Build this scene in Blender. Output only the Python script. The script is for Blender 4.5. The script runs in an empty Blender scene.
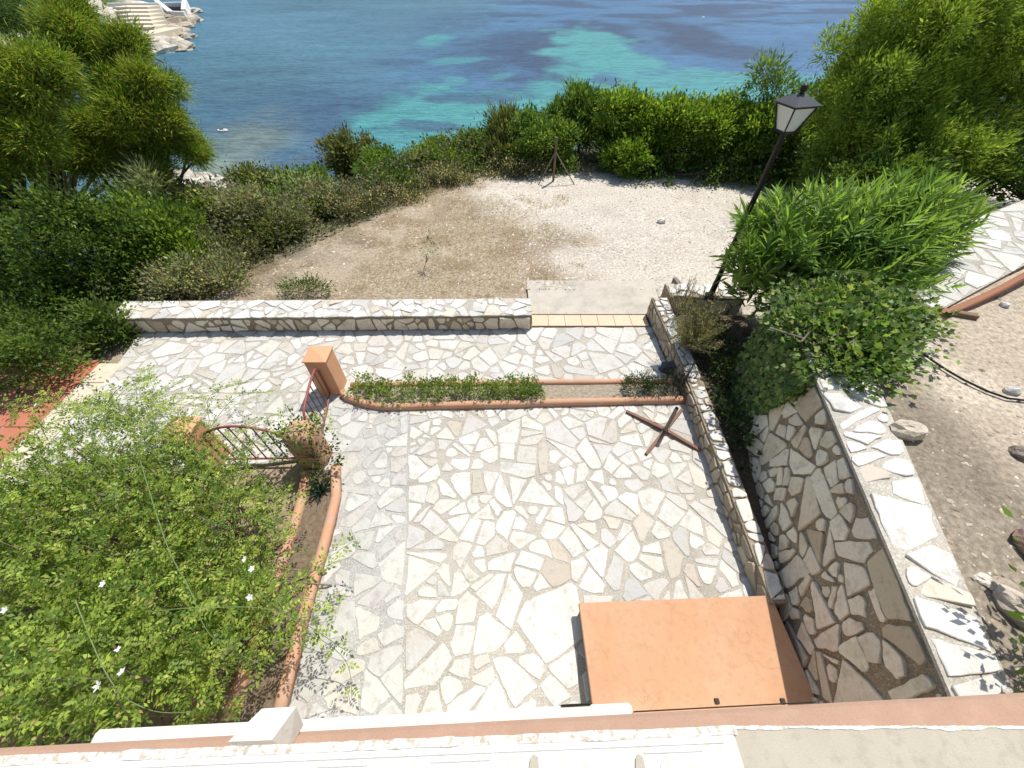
import bpy, math, random
import numpy as np
from mathutils import Vector, Matrix

random.seed(7)
RNG = np.random.default_rng(7)
scene = bpy.context.scene
COL = bpy.context.collection

# ------------------------------------------------------------------ camera model (used to lay the place out in metres)
CAM_Z, PITCH, FPX = 4.8, math.radians(48.0), 390.0
SP, CP = math.sin(PITCH), math.cos(PITCH)

def ray(px, py):
    u = (px - 512) / FPX; v = (py - 384) / FPX
    return u, CP - v * SP, -(SP + v * CP)
def P(px, py, z=0.0):
    a, b, c = ray(px, py); t = (z - CAM_Z) / c
    return Vector((a * t, b * t, z))
def PY(px, py, Y):
    a, b, c = ray(px, py); t = Y / b
    return Vector((a * t, Y, CAM_Z + c * t))
def depth_at(px, py, Y):
    a, b, c = ray(px, py); return Y / b

# ------------------------------------------------------------------ noise
def vnoise(x, y, seed=0):
    x = np.asarray(x, float); y = np.asarray(y, float)
    xi = np.floor(x).astype(np.int64); yi = np.floor(y).astype(np.int64)
    fx = x - xi; fy = y - yi
    fx = fx * fx * (3 - 2 * fx); fy = fy * fy * (3 - 2 * fy)
    def h(a, b):
        n = (a * 374761393 + b * 668265263 + seed * 974711) & 0xffffffff
        n = ((n ^ (n >> 13)) * 1274126177) & 0xffffffff
        return ((n ^ (n >> 16)) & 0xffff) / 65535.0
    return (h(xi, yi) * (1 - fx) + h(xi + 1, yi) * fx) * (1 - fy) + (h(xi, yi + 1) * (1 - fx) + h(xi + 1, yi + 1) * fx) * fy
def fbm(x, y, seed=0, o=4):
    s = 0; a = .5; t = 0
    for k in range(o):
        s = s + a * vnoise(np.asarray(x) * 2 ** k, np.asarray(y) * 2 ** k, seed + k); t += a; a *= .5
    return s / t
def sstep(a, b, x):
    t = np.clip((np.asarray(x, float) - a) / (b - a), 0, 1); return t * t * (3 - 2 * t)

# ------------------------------------------------------------------ materials
def mat_new(name):
    m = bpy.data.materials.new(name); m.use_nodes = True
    nt = m.node_tree
    return m, nt, nt.nodes['Principled BSDF']
def N(nt, t, **kw):
    n = nt.nodes.new(t)
    for k, v in kw.items():
        if k in n.inputs: n.inputs[k].default_value = v
        else: setattr(n, k, v)
    return n
def mixc(nt, fac, a, b, mode='MIX'):
    n = nt.nodes.new('ShaderNodeMix'); n.data_type = 'RGBA'; n.blend_type = mode
    for sock, val in ((n.inputs[0], fac), (n.inputs[6], a), (n.inputs[7], b)):
        if hasattr(val, 'is_linked') or isinstance(val, bpy.types.NodeSocket): nt.links.new(val, sock)
        elif isinstance(val, (int, float)): sock.default_value = val
        else: sock.default_value = (*val, 1) if len(val) == 3 else val
    return n.outputs[2]
def ramp(nt, inp, pts):
    r = nt.nodes.new('ShaderNodeValToRGB'); nt.links.new(inp, r.inputs[0])
    e = r.color_ramp.elements
    while len(e) < len(pts): e.new(.5)
    for q, (p, c) in zip(e, pts):
        q.position = p; q.color = (c, c, c, 1) if isinstance(c, (int, float)) else (*c, 1)
    return r.outputs[0]
def noise(nt, scale, detail=4, rough=.55, coord=None, stretch=None):
    n = N(nt, 'ShaderNodeTexNoise', Scale=scale, Detail=detail, Roughness=rough)
    tc = nt.nodes.new('ShaderNodeTexCoord'); src = tc.outputs['Object']
    if coord == 'pos':
        src = nt.nodes.new('ShaderNodeNewGeometry').outputs['Position']
    if stretch:
        mp = nt.nodes.new('ShaderNodeMapping'); mp.inputs['Scale'].default_value = stretch
        nt.links.new(src, mp.inputs[0]); src = mp.outputs[0]
    nt.links.new(src, n.inputs['Vector'])
    return n.outputs['Fac']
def bump(nt, b, h, strength=.4, dist=.01):
    n = N(nt, 'ShaderNodeBump', Strength=strength, Distance=dist)
    nt.links.new(h, n.inputs['Height']); nt.links.new(n.outputs[0], b.inputs['Normal'])

def mat_stone(name, tint=(1, 1, 1), stain=(.36, .27, .15), amount=.5, bd=.012):
    m, nt, b = mat_new(name)
    at = N(nt, 'ShaderNodeVertexColor', layer_name='Col').outputs[0]
    n1 = noise(nt, 2.2, 6, .65, 'pos'); n2 = noise(nt, 7, 8, .72, 'pos'); n3 = noise(nt, 45, 6, .7, 'pos')
    c = mixc(nt, ramp(nt, n1, [(.5, 0), (.78, amount)]), at, stain)
    c = mixc(nt, ramp(nt, n2, [(.3, .55), (.48, 0)]), c, tuple(.55 * s for s in stain))
    c = mixc(nt, ramp(nt, n3, [(.3, .3), (.62, 0)]), c, (.34, .30, .24))
    c = mixc(nt, 1.0, c, tint, 'MULTIPLY')
    nt.links.new(c, b.inputs['Base Color']); b.inputs['Roughness'].default_value = .82
    b.inputs['Specular IOR Level'].default_value = .25
    n4 = noise(nt, 22, 8, .7, 'pos'); bump(nt, b, n4, .65, bd)
    return m
def mat_mortar(name, c1, c2, sc=9):
    m, nt, b = mat_new(name)
    n1 = noise(nt, sc, 6, .7, 'pos'); n2 = noise(nt, 120, 3, .6, 'pos'); n0 = noise(nt, 1.1, 4, .6, 'pos')
    c = mixc(nt, ramp(nt, n1, [(.3, 0), (.7, 1)]), c1, c2)
    c = mixc(nt, ramp(nt, n0, [(.45, 0), (.7, .5)]), c, tuple(.55 * s for s in c1))
    c = mixc(nt, ramp(nt, n2, [(.35, .6), (.6, 0)]), c, tuple(.45 * s for s in c1))
    n5 = noise(nt, 55, 3, .6, 'pos'); c = mixc(nt, ramp(nt, n5, [(.5, 0), (.68, .5)]), c, tuple(min(.75, 1.45 * s) for s in c2))
    n6 = noise(nt, 3.2, 6, .7, 'pos'); c = mixc(nt, ramp(nt, n6, [(.52, 0), (.7, .5)]), c, tuple(.6 * s for s in c1))
    nt.links.new(c, b.inputs['Base Color']); b.inputs['Roughness'].default_value = .95
    b.inputs['Specular IOR Level'].default_value = .1
    bump(nt, b, n2, .5, .006)
    return m
def mat_paint(name, c, wear=(.3, .22, .15), amount=.5, sc=5, rough=.7, lo=.52, hi=.72):
    m, nt, b = mat_new(name)
    n1 = noise(nt, sc, 8, .7, 'pos'); n2 = noise(nt, sc * 12, 4, .6, 'pos'); n0 = noise(nt, sc * .35, 4, .6, 'pos')
    o = mixc(nt, ramp(nt, n1, [(lo, 0), (hi, amount)]), c, wear)
    o = mixc(nt, ramp(nt, n0, [(.3, .25), (.65, 0)]), o, tuple(.7 * s for s in c))
    o = mixc(nt, ramp(nt, n2, [(.3, .3), (.5, 0)]), o, tuple(.6 * s for s in c))
    nt.links.new(o, b.inputs['Base Color']); b.inputs['Roughness'].default_value = rough
    b.inputs['Specular IOR Level'].default_value = .25
    bump(nt, b, n2, .3, .004)
    return m
def mat_leaf(name, trans=.35, rough=.45, spec=.35):
    m, nt, b = mat_new(name)
    at = N(nt, 'ShaderNodeVertexColor', layer_name='Col').outputs[0]
    nt.links.new(at, b.inputs['Base Color']); b.inputs['Roughness'].default_value = rough
    b.inputs['Specular IOR Level'].default_value = spec
    tr = nt.nodes.new('ShaderNodeBsdfTranslucent')
    c2 = mixc(nt, 1.0, at, (1.35, 1.4, .75), 'MULTIPLY')
    nt.links.new(c2, tr.inputs[0])
    mx = nt.nodes.new('ShaderNodeMixShader'); mx.inputs[0].default_value = trans
    nt.links.new(b.outputs[0], mx.inputs[1]); nt.links.new(tr.outputs[0], mx.inputs[2])
    nt.links.new(mx.outputs[0], nt.nodes['Material Output'].inputs[0])
    return m
def mat_bark(name, c=(.12, .085, .055)):
    m, nt, b = mat_new(name)
    n1 = noise(nt, 14, 6, .7, 'pos')
    o = mixc(nt, ramp(nt, n1, [(.3, 0), (.7, 1)]), tuple(.55 * s for s in c), tuple(1.3 * s for s in c))
    nt.links.new(o, b.inputs['Base Color']); b.inputs['Roughness'].default_value = .9
    bump(nt, b, n1, .5, .02)
    return m
def mat_vcol(name, rough=.9, var=.35, sc=20, bsc=60, bs=.5, bd=.01):
    m, nt, b = mat_new(name)
    at = N(nt, 'ShaderNodeVertexColor', layer_name='Col').outputs[0]
    n1 = noise(nt, sc, 6, .7, 'pos'); n2 = noise(nt, bsc, 4, .65, 'pos')
    dk = mixc(nt, 1.0, at, (1 - var * 1.4,) * 3, 'MULTIPLY'); lt = mixc(nt, 1.0, at, (1 + var,) * 3, 'MULTIPLY')
    o = mixc(nt, ramp(nt, n1, [(.3, 0), (.7, 1)]), dk, lt)
    o = mixc(nt, ramp(nt, n2, [(.3, .45), (.5, 0)]), o, dk)
    nt.links.new(o, b.inputs['Base Color']); b.inputs['Roughness'].default_value = rough
    b.inputs['Specular IOR Level'].default_value = .12
    bump(nt, b, n2, bs, bd)
    return m

M = {}
M['flag'] = mat_stone('white limestone flagstone', stain=(.42, .34, .23), amount=.55)
M['flag_grey'] = mat_stone('greyish limestone flagstone', tint=(.95, .945, .935), stain=(.30, .28, .24), amount=.5)
M['wallstone'] = mat_stone('wall face limestone', tint=(1, .97, .90), stain=(.42, .31, .19), amount=.6, bd=.035)
M['copestone'] = mat_stone('wall coping limestone', stain=(.36, .32, .26), amount=.5)
M['mortar'] = mat_mortar('patio mortar', (.37, .335, .275), (.46, .425, .36))
M['mortar_cope'] = mat_mortar('coping mortar', (.40, .365, .30), (.50, .46, .39))
M['mortar_grey'] = mat_mortar('grey mortar', (.36, .345, .315), (.46, .44, .405))
M['mortar_wall'] = mat_mortar('wall mortar', (.24, .19, .125), (.36, .295, .21))
M['terra'] = mat_paint('terracotta paint', (.57, .30, .16), (.62, .38, .24), .6, 2.2)
M['terra_kerb'] = mat_paint('dark terracotta kerb', (.27, .11, .055), (.24, .13, .08), .6, 7)
M['terra_slab'] = mat_paint('faded terracotta slab', (.46, .255, .14), (.52, .35, .23), .6, 1.6, .75, .42, .75)
def add_cracks(m, scale, dark, amt, width):
    nt = m.node_tree; b = nt.nodes['Principled BSDF']; src = b.inputs['Base Color'].links[0].from_socket
    pos = nt.nodes.new('ShaderNodeNewGeometry').outputs['Position']
    nn = N(nt, 'ShaderNodeTexNoise', Scale=3.5, Detail=6); nt.links.new(pos, nn.inputs['Vector'])
    va = nt.nodes.new('ShaderNodeVectorMath'); va.operation = 'MULTIPLY_ADD'; nt.links.new(nn.outputs['Color'], va.inputs[0]); va.inputs[1].default_value = (.7, .7, .7); nt.links.new(pos, va.inputs[2])
    vo = nt.nodes.new('ShaderNodeTexVoronoi'); vo.feature = 'DISTANCE_TO_EDGE'; vo.inputs['Scale'].default_value = scale; nt.links.new(va.outputs[0], vo.inputs['Vector'])
    msk = noise(nt, 1.3, 3, .5, 'pos'); r1 = ramp(nt, vo.outputs['Distance'], [(0, 1), (width, 0)]); r2 = ramp(nt, msk, [(.48, 0), (.62, amt)])
    mu = N(nt, 'ShaderNodeMath', operation='MULTIPLY'); nt.links.new(r1, mu.inputs[0]); nt.links.new(r2, mu.inputs[1])
    o = mixc(nt, mu.outputs[0], src, dark)
    sp = noise(nt, 26, 2, .5, 'pos'); o = mixc(nt, ramp(nt, sp, [(.74, 0), (.78, .5)]), o, dark)
    st = noise(nt, 2.4, 8, .75, 'pos', (1, .35, 1)); o = mixc(nt, ramp(nt, st, [(.54, 0), (.72, .4)]), o, dark)
    nt.links.new(o, b.inputs['Base Color'])
add_cracks(M['terra_slab'], 1.1, (.36, .19, .11), .8, .012)
M['terra_rail'] = mat_paint('worn terracotta rail', (.48, .26, .155), (.42, .33, .26), .85, 7, .75, .46, .7)
M['terra_dark'] = mat_paint('terracotta band', (.34, .215, .15), (.40, .275, .2), .6, 9)
M['white'] = mat_paint('weathered white paint', (.72, .69, .62), (.42, .33, .20), .55, 22, .75, .55, .7)
M['whitewash'] = mat_paint('bright white plaster', (.76, .74, .69), (.55, .50, .42), .4, 15, .75, .58, .72)
M['rail_white'] = mat_paint('balcony white', (.60, .575, .515), (.47, .40, .29), .6, 40, .7, .5, .66)
M['white_fine'] = mat_paint('flaking white edge', (.70, .67, .60), (.36, .27, .16), .8, 75, .75, .47, .6)
M['concrete'] = mat_paint('bare concrete', (.42, .375, .285), (.27, .225, .155), .6, 35, .9)
M['pad'] = mat_paint('pale concrete pad', (.50, .45, .37), (.33, .295, .24), .85, 3.2, .9, .42, .68)
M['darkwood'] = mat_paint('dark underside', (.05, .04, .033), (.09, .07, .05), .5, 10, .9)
M['rust'] = mat_paint('rusty brown iron', (.16, .075, .045), (.26, .15, .09), .6, 18, .6)
M['redmetal'] = mat_paint('dull red metal', (.26, .075, .065), (.16, .06, .045), .6, 25, .5)
M['black'] = mat_paint('black lamp paint', (.014, .014, .015), (.03, .03, .03), .4, 15, .45)
M['roofgrey'] = mat_paint('lantern roof', (.035, .037, .042), (.06, .06, .06), .4, 15, .5)
M['redtile'] = mat_paint('red floor tile', (.42, .15, .085), (.5, .24, .15), .5, 4, .7)
M['cream'] = mat_paint('cream stone edging', (.56, .49, .36), (.42, .34, .22), .5, 8, .8)
M['steptile'] = mat_paint('pale terracotta tile', (.62, .44, .30), (.66, .54, .40), .7, 2.5, .75)
M['hose'] = mat_paint('black rubber hose', (.012, .012, .013), (.03, .028, .025), .4, 15, .5)
M['greywood'] = mat_paint('grey weathered wood', (.2, .17, .14), (.12, .1, .08), .5, 20, .9)
M['postwood'] = mat_paint('brown wood post', (.20, .13, .08), (.12, .08, .05), .5, 20, .9)
M['bark'] = mat_bark('bark'); M['twig'] = mat_bark('dry twig', (.20, .155, .11)); M['greenstem'] = mat_bark('green stem', (.14, .19, .06))
M['leaf'] = mat_leaf('leaf', .45, .5, .25); M['leaf_soft'] = mat_leaf('needle', .34, .65, .15); M['leaf_gloss'] = mat_leaf('glossy leaf', .42, .48, .3)
M['petal'] = mat_leaf('petal', .3, .6, .2)
M['soil'] = mat_vcol('soil and gravel ground')
M['rock'] = mat_vcol('rock', .9, .3, 6, 30, .6, .03)
M['headrock'] = mat_vcol('shore rock', .9, .45, .5, 1.2, .8, .6)
M['pebble'] = mat_vcol('pebble', .85, .15, 20, 60, .2, .003)
m, nt, b = mat_new('frosted lantern glass')
b.inputs['Base Color'].default_value = (.72, .71, .64, 1); b.inputs['Roughness'].default_value = .35
b.inputs['Transmission Weight'].default_value = .25
M['glass'] = m

# ------------------------------------------------------------------ objects
WLOC = {}
def thing(name, label, cat, loc, group=None, kind=None):
    o = bpy.data.objects.new(name, None); COL.objects.link(o)
    o.location = loc; o.empty_display_size = .2
    WLOC[o] = Vector(loc)
    if label: o['label'] = label
    if cat: o['category'] = cat
    if group: o['group'] = group
    if kind: o['kind'] = kind
    return o
def mesh_obj(name, verts, faces, mat, parent=None, col=None, smooth=False, label=None, cat=None, group=None, kind=None, loc=None):
    """verts in world metres (list or (n,3) array); faces list of tuples, or an (m,k) int array"""
    V = np.asarray(verts, dtype=np.float64).reshape(-1, 3).copy()
    off = WLOC[parent] if parent is not None else (Vector(loc) if loc is not None else Vector((0, 0, 0)))
    V -= np.array(off)
    me = bpy.data.meshes.new(name)
    if isinstance(faces, np.ndarray):
        m_, k = faces.shape
        me.vertices.add(len(V)); me.vertices.foreach_set('co', V.ravel().astype(np.float32))
        me.loops.add(m_ * k); me.loops.foreach_set('vertex_index', faces.ravel().astype(np.int32))
        me.polygons.add(m_)
        me.polygons.foreach_set('loop_start', (np.arange(m_) * k).astype(np.int32))
        me.polygons.foreach_set('loop_total', np.full(m_, k, dtype=np.int32))
        me.update(calc_edges=True)
    else:
        me.from_pydata([tuple(v) for v in V], [], faces); me.update()
    if col is not None:
        c = np.asarray(col, dtype=np.float32)
        if c.shape[1] == 3: c = np.concatenate([c, np.ones((len(c), 1), np.float32)], 1)
        a = me.color_attributes.new('Col', 'FLOAT_COLOR', 'POINT'); a.data.foreach_set('color', c.ravel())
    if smooth: me.polygons.foreach_set('use_smooth', np.ones(len(me.polygons), dtype=bool))
    me.materials.append(mat)
    o = bpy.data.objects.new(name, me); COL.objects.link(o)
    if parent is not None: o.parent = parent; WLOC[o] = WLOC[parent].copy()
    else:
        o.location = off; WLOC[o] = off.copy()
    if label: o['label'] = label
    if cat: o['category'] = cat
    if group: o['group'] = group
    if kind: o['kind'] = kind
    return o

class MB:
    def __init__(s): s.v = []; s.f = []; s.c = []
    def add(s, vs, fs, col=None):
        k = len(s.v); s.v += [tuple(v) for v in vs]; s.f += [tuple(i + k for i in f) for f in fs]
        s.c += [col or (.5, .5, .5)] * len(vs)
    def box(s, lo, hi, rz=0, bev=.006, piv=None):
        x0, y0, z0 = lo; x1, y1, z1 = hi
        b_ = min(bev, (x1 - x0) * .3, (y1 - y0) * .3, (z1 - z0) * .3)
        rings = []
        for z, i in ((z0, b_), (z0 + b_, 0), (z1 - b_, 0), (z1, b_)):
            r = []
            for (cx, cy, sx, sy) in ((x0, y0, 1, 1), (x1, y0, -1, 1), (x1, y1, -1, -1), (x0, y1, 1, -1)):
                q = i + b_
                if (sx * sy) > 0: r += [(cx + sx * i, cy + sy * q, z), (cx + sx * q, cy + sy * i, z)]
                else: r += [(cx + sx * q, cy + sy * i, z), (cx + sx * i, cy + sy * q, z)]
            rings.append(r)
        vs = sum(rings, []); fs = []
        for k in range(3):
            for j in range(8):
                a = k * 8 + j; c = k * 8 + (j + 1) % 8
                fs.append((a, c, c + 8, a + 8))
        fs.append(tuple(range(7, -1, -1))); fs.append(tuple(range(24, 32)))
        if rz:
            pv = piv or ((x0 + x1) / 2, (y0 + y1) / 2); cs, sn = math.cos(rz), math.sin(rz)
            vs = [(pv[0] + (x - pv[0]) * cs - (y - pv[1]) * sn, pv[1] + (x - pv[0]) * sn + (y - pv[1]) * cs, z) for x, y, z in vs]
        s.add(vs, fs)
    def tube(s, path, radii, seg=8, flat=1.0, cap=True, col=None):
        path = [Vector(p) for p in path]
        if not hasattr(radii, '__len__'): radii = [radii] * len(path)
        vs = []; up = None
        for i, p in enumerate(path):
            d = (path[min(i + 1, len(path) - 1)] - path[max(i - 1, 0)])
            if d.length < 1e-9: d = Vector((0, 0, 1))
            d.normalize()
            if up is None: up = Vector((0, 0, 1)) if abs(d.z) < .9 else Vector((1, 0, 0))
            a = d.cross(up).normalized(); bb = a.cross(d).normalized(); up = bb
            for k in range(seg):
                t = 2 * math.pi * (k + .5) / seg
                vs.append(p + (a * math.cos(t) + bb * math.sin(t) * flat) * radii[i])
        fs = []
        for i in range(len(path) - 1):
            for k in range(seg):
                q = (k + 1) % seg
                fs.append((i * seg + k, i * seg + q, (i + 1) * seg + q, (i + 1) * seg + k))
        if cap:
            fs.append(tuple(range(seg - 1, -1, -1))); n = (len(path) - 1) * seg
            fs.append(tuple(range(n, n + seg)))
        s.add(vs, fs, col)
    def loft(s, rings, col=None, caps=True):
        n = len(rings[0]); vs = sum([list(r) for r in rings], []); fs = []
        for i in range(len(rings) - 1):
            for k in range(n):
                q = (k + 1) % n
                fs.append((i * n + k, i * n + q, (i + 1) * n + q, (i + 1) * n + k))
        if caps:
            fs.append(tuple(range(n - 1, -1, -1))); m_ = (len(rings) - 1) * n; fs.append(tuple(range(m_, m_ + n)))
        s.add(vs, fs, col)
    def obj(s, name, mat, parent=None, smooth=False, col=False, **kw):
        return mesh_obj(name, s.v, s.f, mat, parent, col=np.array(s.c) if col else None, smooth=smooth, **kw)

# ------------------------------------------------------------------ crazy paving
def clip(poly, n, d):
    """keep points with dot(n,p) <= d"""
    out = []
    for i in range(len(poly)):
        a = poly[i]; c = poly[(i + 1) % len(poly)]
        da = n[0] * a[0] + n[1] * a[1] - d; dc = n[0] * c[0] + n[1] * c[1] - d
        if da <= 0: out.append(a)
        if da * dc < 0:
            t = da / (da - dc); out.append((a[0] + (c[0] - a[0]) * t, a[1] + (c[1] - a[1]) * t))
    return out
def area(p): return abs(sum(p[i][0] * p[(i + 1) % len(p)][1] - p[(i + 1) % len(p)][0] * p[i][1] for i in range(len(p)))) / 2
def shrink(poly, r, g0, g1, ang=.13):
    cx = sum(p[0] for p in poly) / len(poly); cy = sum(p[1] for p in poly) / len(poly)
    out = list(poly)
    for i in range(len(poly)):
        a = poly[i]; c = poly[(i + 1) % len(poly)]
        n = (c[1] - a[1], a[0] - c[0]); l = math.hypot(*n)
        if l < 1e-6: continue
        n = (n[0] / l, n[1] / l)
        if n[0] * (cx - a[0]) + n[1] * (cy - a[1]) > 0: n = (-n[0], -n[1])
        g = r.uniform(g0, g1); th = r.uniform(-ang, ang)
        mx, my = (a[0] + c[0]) / 2, (a[1] + c[1]) / 2
        n2 = (n[0] * math.cos(th) - n[1] * math.sin(th), n[0] * math.sin(th) + n[1] * math.cos(th))
        out = clip(out, n2, n2[0] * mx + n2[1] * my - g)
        if len(out) < 3: return []
    return out
def crazy(region, cell, g0, g1, seed, split=.45, drop=.12, aniso=(1.0, 1.0)):
    r = random.Random(seed)
    xs = [p[0] for p in region]; ys = [p[1] for p in region]
    pts = []; tries = 0
    A = area(region); want = A / (cell * cell)
    def inside(q, pad):
        n = len(region); sgn = 0
        for i in range(n):
            a = region[i]; c = region[(i + 1) % n]
            cr = (c[0] - a[0]) * (q[1] - a[1]) - (c[1] - a[1]) * (q[0] - a[0])
            if abs(cr) < 1e-9: continue
            if sgn == 0: sgn = 1 if cr > 0 else -1
            elif sgn * cr < 0: return False
        return True
    while tries < want * 60:
        tries += 1
        q = (r.uniform(min(xs), max(xs)), r.uniform(min(ys), max(ys)), r.uniform(.45, 1.15) * cell)
        if not inside(q, 0): continue
        ok = True
        for p in pts:
            if math.hypot((p[0] - q[0]) * aniso[0], (p[1] - q[1]) * aniso[1]) < (p[2] + q[2]) * .46: ok = False; break
        if ok: pts.append(q)
    cells = []
    for i, p in enumerate(pts):
        nb = sorted(((q[0] - p[0]) ** 2 + (q[1] - p[1]) ** 2, q) for j, q in enumerate(pts) if j != i)[:22]
        poly = list(region)
        for d2, q in nb:
            n = (q[0] - p[0], q[1] - p[1]); l = math.sqrt(d2)
            if l < 1e-6: continue
            w = .5 + .22 * (p[2] - q[2]) / cell
            poly = clip(poly, n, n[0] * (p[0] + n[0] * w) + n[1] * (p[1] + n[1] * w))
            if len(poly) < 3: break
        if len(poly) < 3: continue
        st = [(poly, 0)]; goal = split * cell * cell
        while st:
            c, dep = st.pop()
            if area(c) > goal * math.exp(r.gauss(0, .55)) and dep < 5:
                cx = sum(k[0] for k in c) / len(c); cy = sum(k[1] for k in c) / len(c)
                t = max(((math.hypot(k[0] - cx, k[1] - cy), math.atan2(k[1] - cy, k[0] - cx)) for k in c))[1] + r.gauss(0, .3)
                n = (math.cos(t), math.sin(t)); d = n[0] * cx + n[1] * cy + r.uniform(-.12, .12) * math.sqrt(area(c))
                a1 = clip(c, n, d); a2 = clip(c, (-n[0], -n[1]), -d)
                if len(a1) > 2 and len(a2) > 2: st += [(a1, dep + 1), (a2, dep + 1)]; continue
            cells.append(c)
    out = []
    for c in cells:
        # drop vertices that make tiny edges
        c = [c[k] for k in range(len(c)) if math.hypot(c[k][0] - c[k - 1][0], c[k][1] - c[k - 1][1]) > .035]
        while len(c) > 4 and r.random() < drop: c.pop(r.randrange(len(c)))
        if len(c) < 3: continue
        s = shrink(c, r, g0, g1)
        s = [s[k] for k in range(len(s)) if math.hypot(s[k][0] - s[k - 1][0], s[k][1] - s[k - 1][1]) > .012]
        if len(s) < 3 or area(s) < .0025: continue
        # blunt the sharp corners, as a mason's hammer does
        for _ in range(2):
            q = []
            for k in range(len(s)):
                a, b_, c_ = s[k - 1], s[k], s[(k + 1) % len(s)]
                v1 = (a[0] - b_[0], a[1] - b_[1]); v2 = (c_[0] - b_[0], c_[1] - b_[1]); l1, l2 = math.hypot(*v1), math.hypot(*v2)
                ca = (v1[0] * v2[0] + v1[1] * v2[1]) / (l1 * l2 + 1e-9)
                if ca > .42:
                    m_ = min(l1, l2) * min(.42, .12 + .42 * ca) * r.uniform(.8, 1.2)
                    q += [(b_[0] + v1[0] * m_ / l1, b_[1] + v1[1] * m_ / l1), (b_[0] + v2[0] * m_ / l2, b_[1] + v2[1] * m_ / l2)]
                else: q.append(b_)
            s = q
        # ragged edges: small chips along each edge
        e = []
        for k in range(len(s)):
            a = s[k]; d = s[(k + 1) % len(s)]; l = math.hypot(d[0] - a[0], d[1] - a[1])
            nx, ny = (d[1] - a[1]) / l, (a[0] - d[0]) / l
            ch = min(.12 * l, r.uniform(.002, .010)); e.append((a[0] + (d[0] - a[0]) * ch / l, a[1] + (d[1] - a[1]) * ch / l))
            m_ = max(1, int(l / .07))
            bow = r.uniform(-.008, .012)
            for j in range(1, m_ + 1):
                t = j / (m_ + 1); w = bow * math.sin(math.pi * t) + r.gauss(0, .0035)
                e.append((a[0] + (d[0] - a[0]) * t + nx * w, a[1] + (d[1] - a[1]) * t + ny * w))
            e.append((d[0] + (a[0] - d[0]) * ch / l, d[1] + (a[1] - d[1]) * ch / l))
        out.append(e)
    return out
def stone_col(r, pal):
    a = r.random(); t = 0
    for w, c in pal:
        t += w
        if a <= t: break
    k = r.uniform(.86, 1.07)
    return tuple(min(.8, x * k * r.uniform(.985, 1.015)) for x in c)
PAL_FLOOR = [(.7, (.545, .53, .485)), (.17, (.52, .49, .425)), (.1, (.47, .46, .43)), (.03, (.48, .43, .35))]
PAL_GREY = [(.5, (.52, .508, .47)), (.35, (.475, .46, .425)), (.15, (.55, .52, .455))]
PAL_WALL = [(.6, (.78, .72, .61)), (.25, (.72, .65, .52)), (.2, (.56, .48, .36))]
PAL_OLD_SHADE = [(.5, (.42, .37, .29)), (.3, (.34, .30, .24)), (.2, (.50, .45, .36))]  # bed wall face: weathered stone with part of its shade in the colour
PAL_COPE = [(.6, (.63, .605, .55)), (.25, (.54, .52, .48)), (.15, (.56, .49, .39))]
def stones_obj(name, polys, fmap, nrm, thick, pal, mat, parent, seed, bev=.006, tilt=.004, wob=0.0):
    """polys in 2D; fmap(x,y)->Vector on the surface; nrm outward"""
    r = random.Random(seed); V = []; F = []; C = []
    nrm = Vector(nrm)
    for p in polys:
        n = len(p); k = len(V)
        cx = sum(q[0] for q in p) / n; cy = sum(q[1] for q in p) / n
        t = thick * r.uniform(.75, 1.3); ax, ay = r.gauss(0, tilt), r.gauss(0, tilt)
        c = stone_col(r, pal)
        for ring in range(3):
            for q in p:
                l = math.hypot(q[0] - cx, q[1] - cy) + 1e-9
                ins = (0, 0, bev)[ring]; h = (-.004, t - bev * .7, t)[ring]
                s_ = max(0, 1 - ins / l)
                x, y = cx + (q[0] - cx) * s_, cy + (q[1] - cy) * s_
                if ring: h += (q[0] - cx) * ax / .2 * .5 + (q[1] - cy) * ay / .2 * .5
                V.append(fmap(x, y) + nrm * h); C.append(c)
        for ring in range(2):
            for j in range(n):
                q = (j + 1) % n
                F.append((k + ring * n + j, k + ring * n + q, k + (ring + 1) * n + q, k + (ring + 1) * n + j))
        F.append(tuple(range(k + 2 * n, k + 3 * n)))
    return mesh_obj(name, V, F, mat, parent, col=np.array(C))
def orient(poly):
    a = sum(poly[i][0] * poly[(i + 1) % len(poly)][1] - poly[(i + 1) % len(poly)][0] * poly[i][1] for i in range(len(poly)))
    return poly if a > 0 else poly[::-1]
def quad_face(A, B, C_, D):
    """maps (x in 0..w, y in 0..h) bilinearly onto a quad"""
    A, B, C_, D = map(Vector, (A, B, C_, D)); w = (B - A).length; h = (D - A).length
    n = (B - A).cross(D - A).normalized()
    def f(x, y):
        s, t = x / w, y / h
        return A * (1 - s) * (1 - t) + B * s * (1 - t) + C_ * s * t + D * (1 - s) * t
    return f, w, h, n

# ------------------------------------------------------------------ foliage
TEMPL = {
    'diamond': (np.array([(0, 0, 0), (.45, .5, .12), (1, 0, 0), (.45, -.5, .12)]), np.array([(0, 1, 2, 3)])),
    'lance': (np.array([(0, 0, 0), (.25, .42, .1), (.6, .45, .1), (1, 0, -.3), (.6, -.45, .1), (.25, -.42, .1)]), np.array([(0, 1, 2, 3), (0, 3, 4, 5)])),
    'ivy': (np.array([(0, 0, 0), (-.08, .38, .06), (.42, .58, .10), (.48, .24, 0), (1, 0, 0), (.48, -.24, 0), (.42, -.58, .10), (-.08, -.38, .06)]),
            np.array([(0, 1, 2, 3), (0, 3, 4, 5), (0, 5, 6, 7)])),
    'petal': (np.array([(0, 0, 0), (.55, .42, .1), (1, 0, .2), (.55, -.42, .1)]), np.array([(0, 1, 2, 3)])),
}
def unit(a): return a / (np.linalg.norm(a, axis=1, keepdims=True) + 1e-9)
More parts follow.
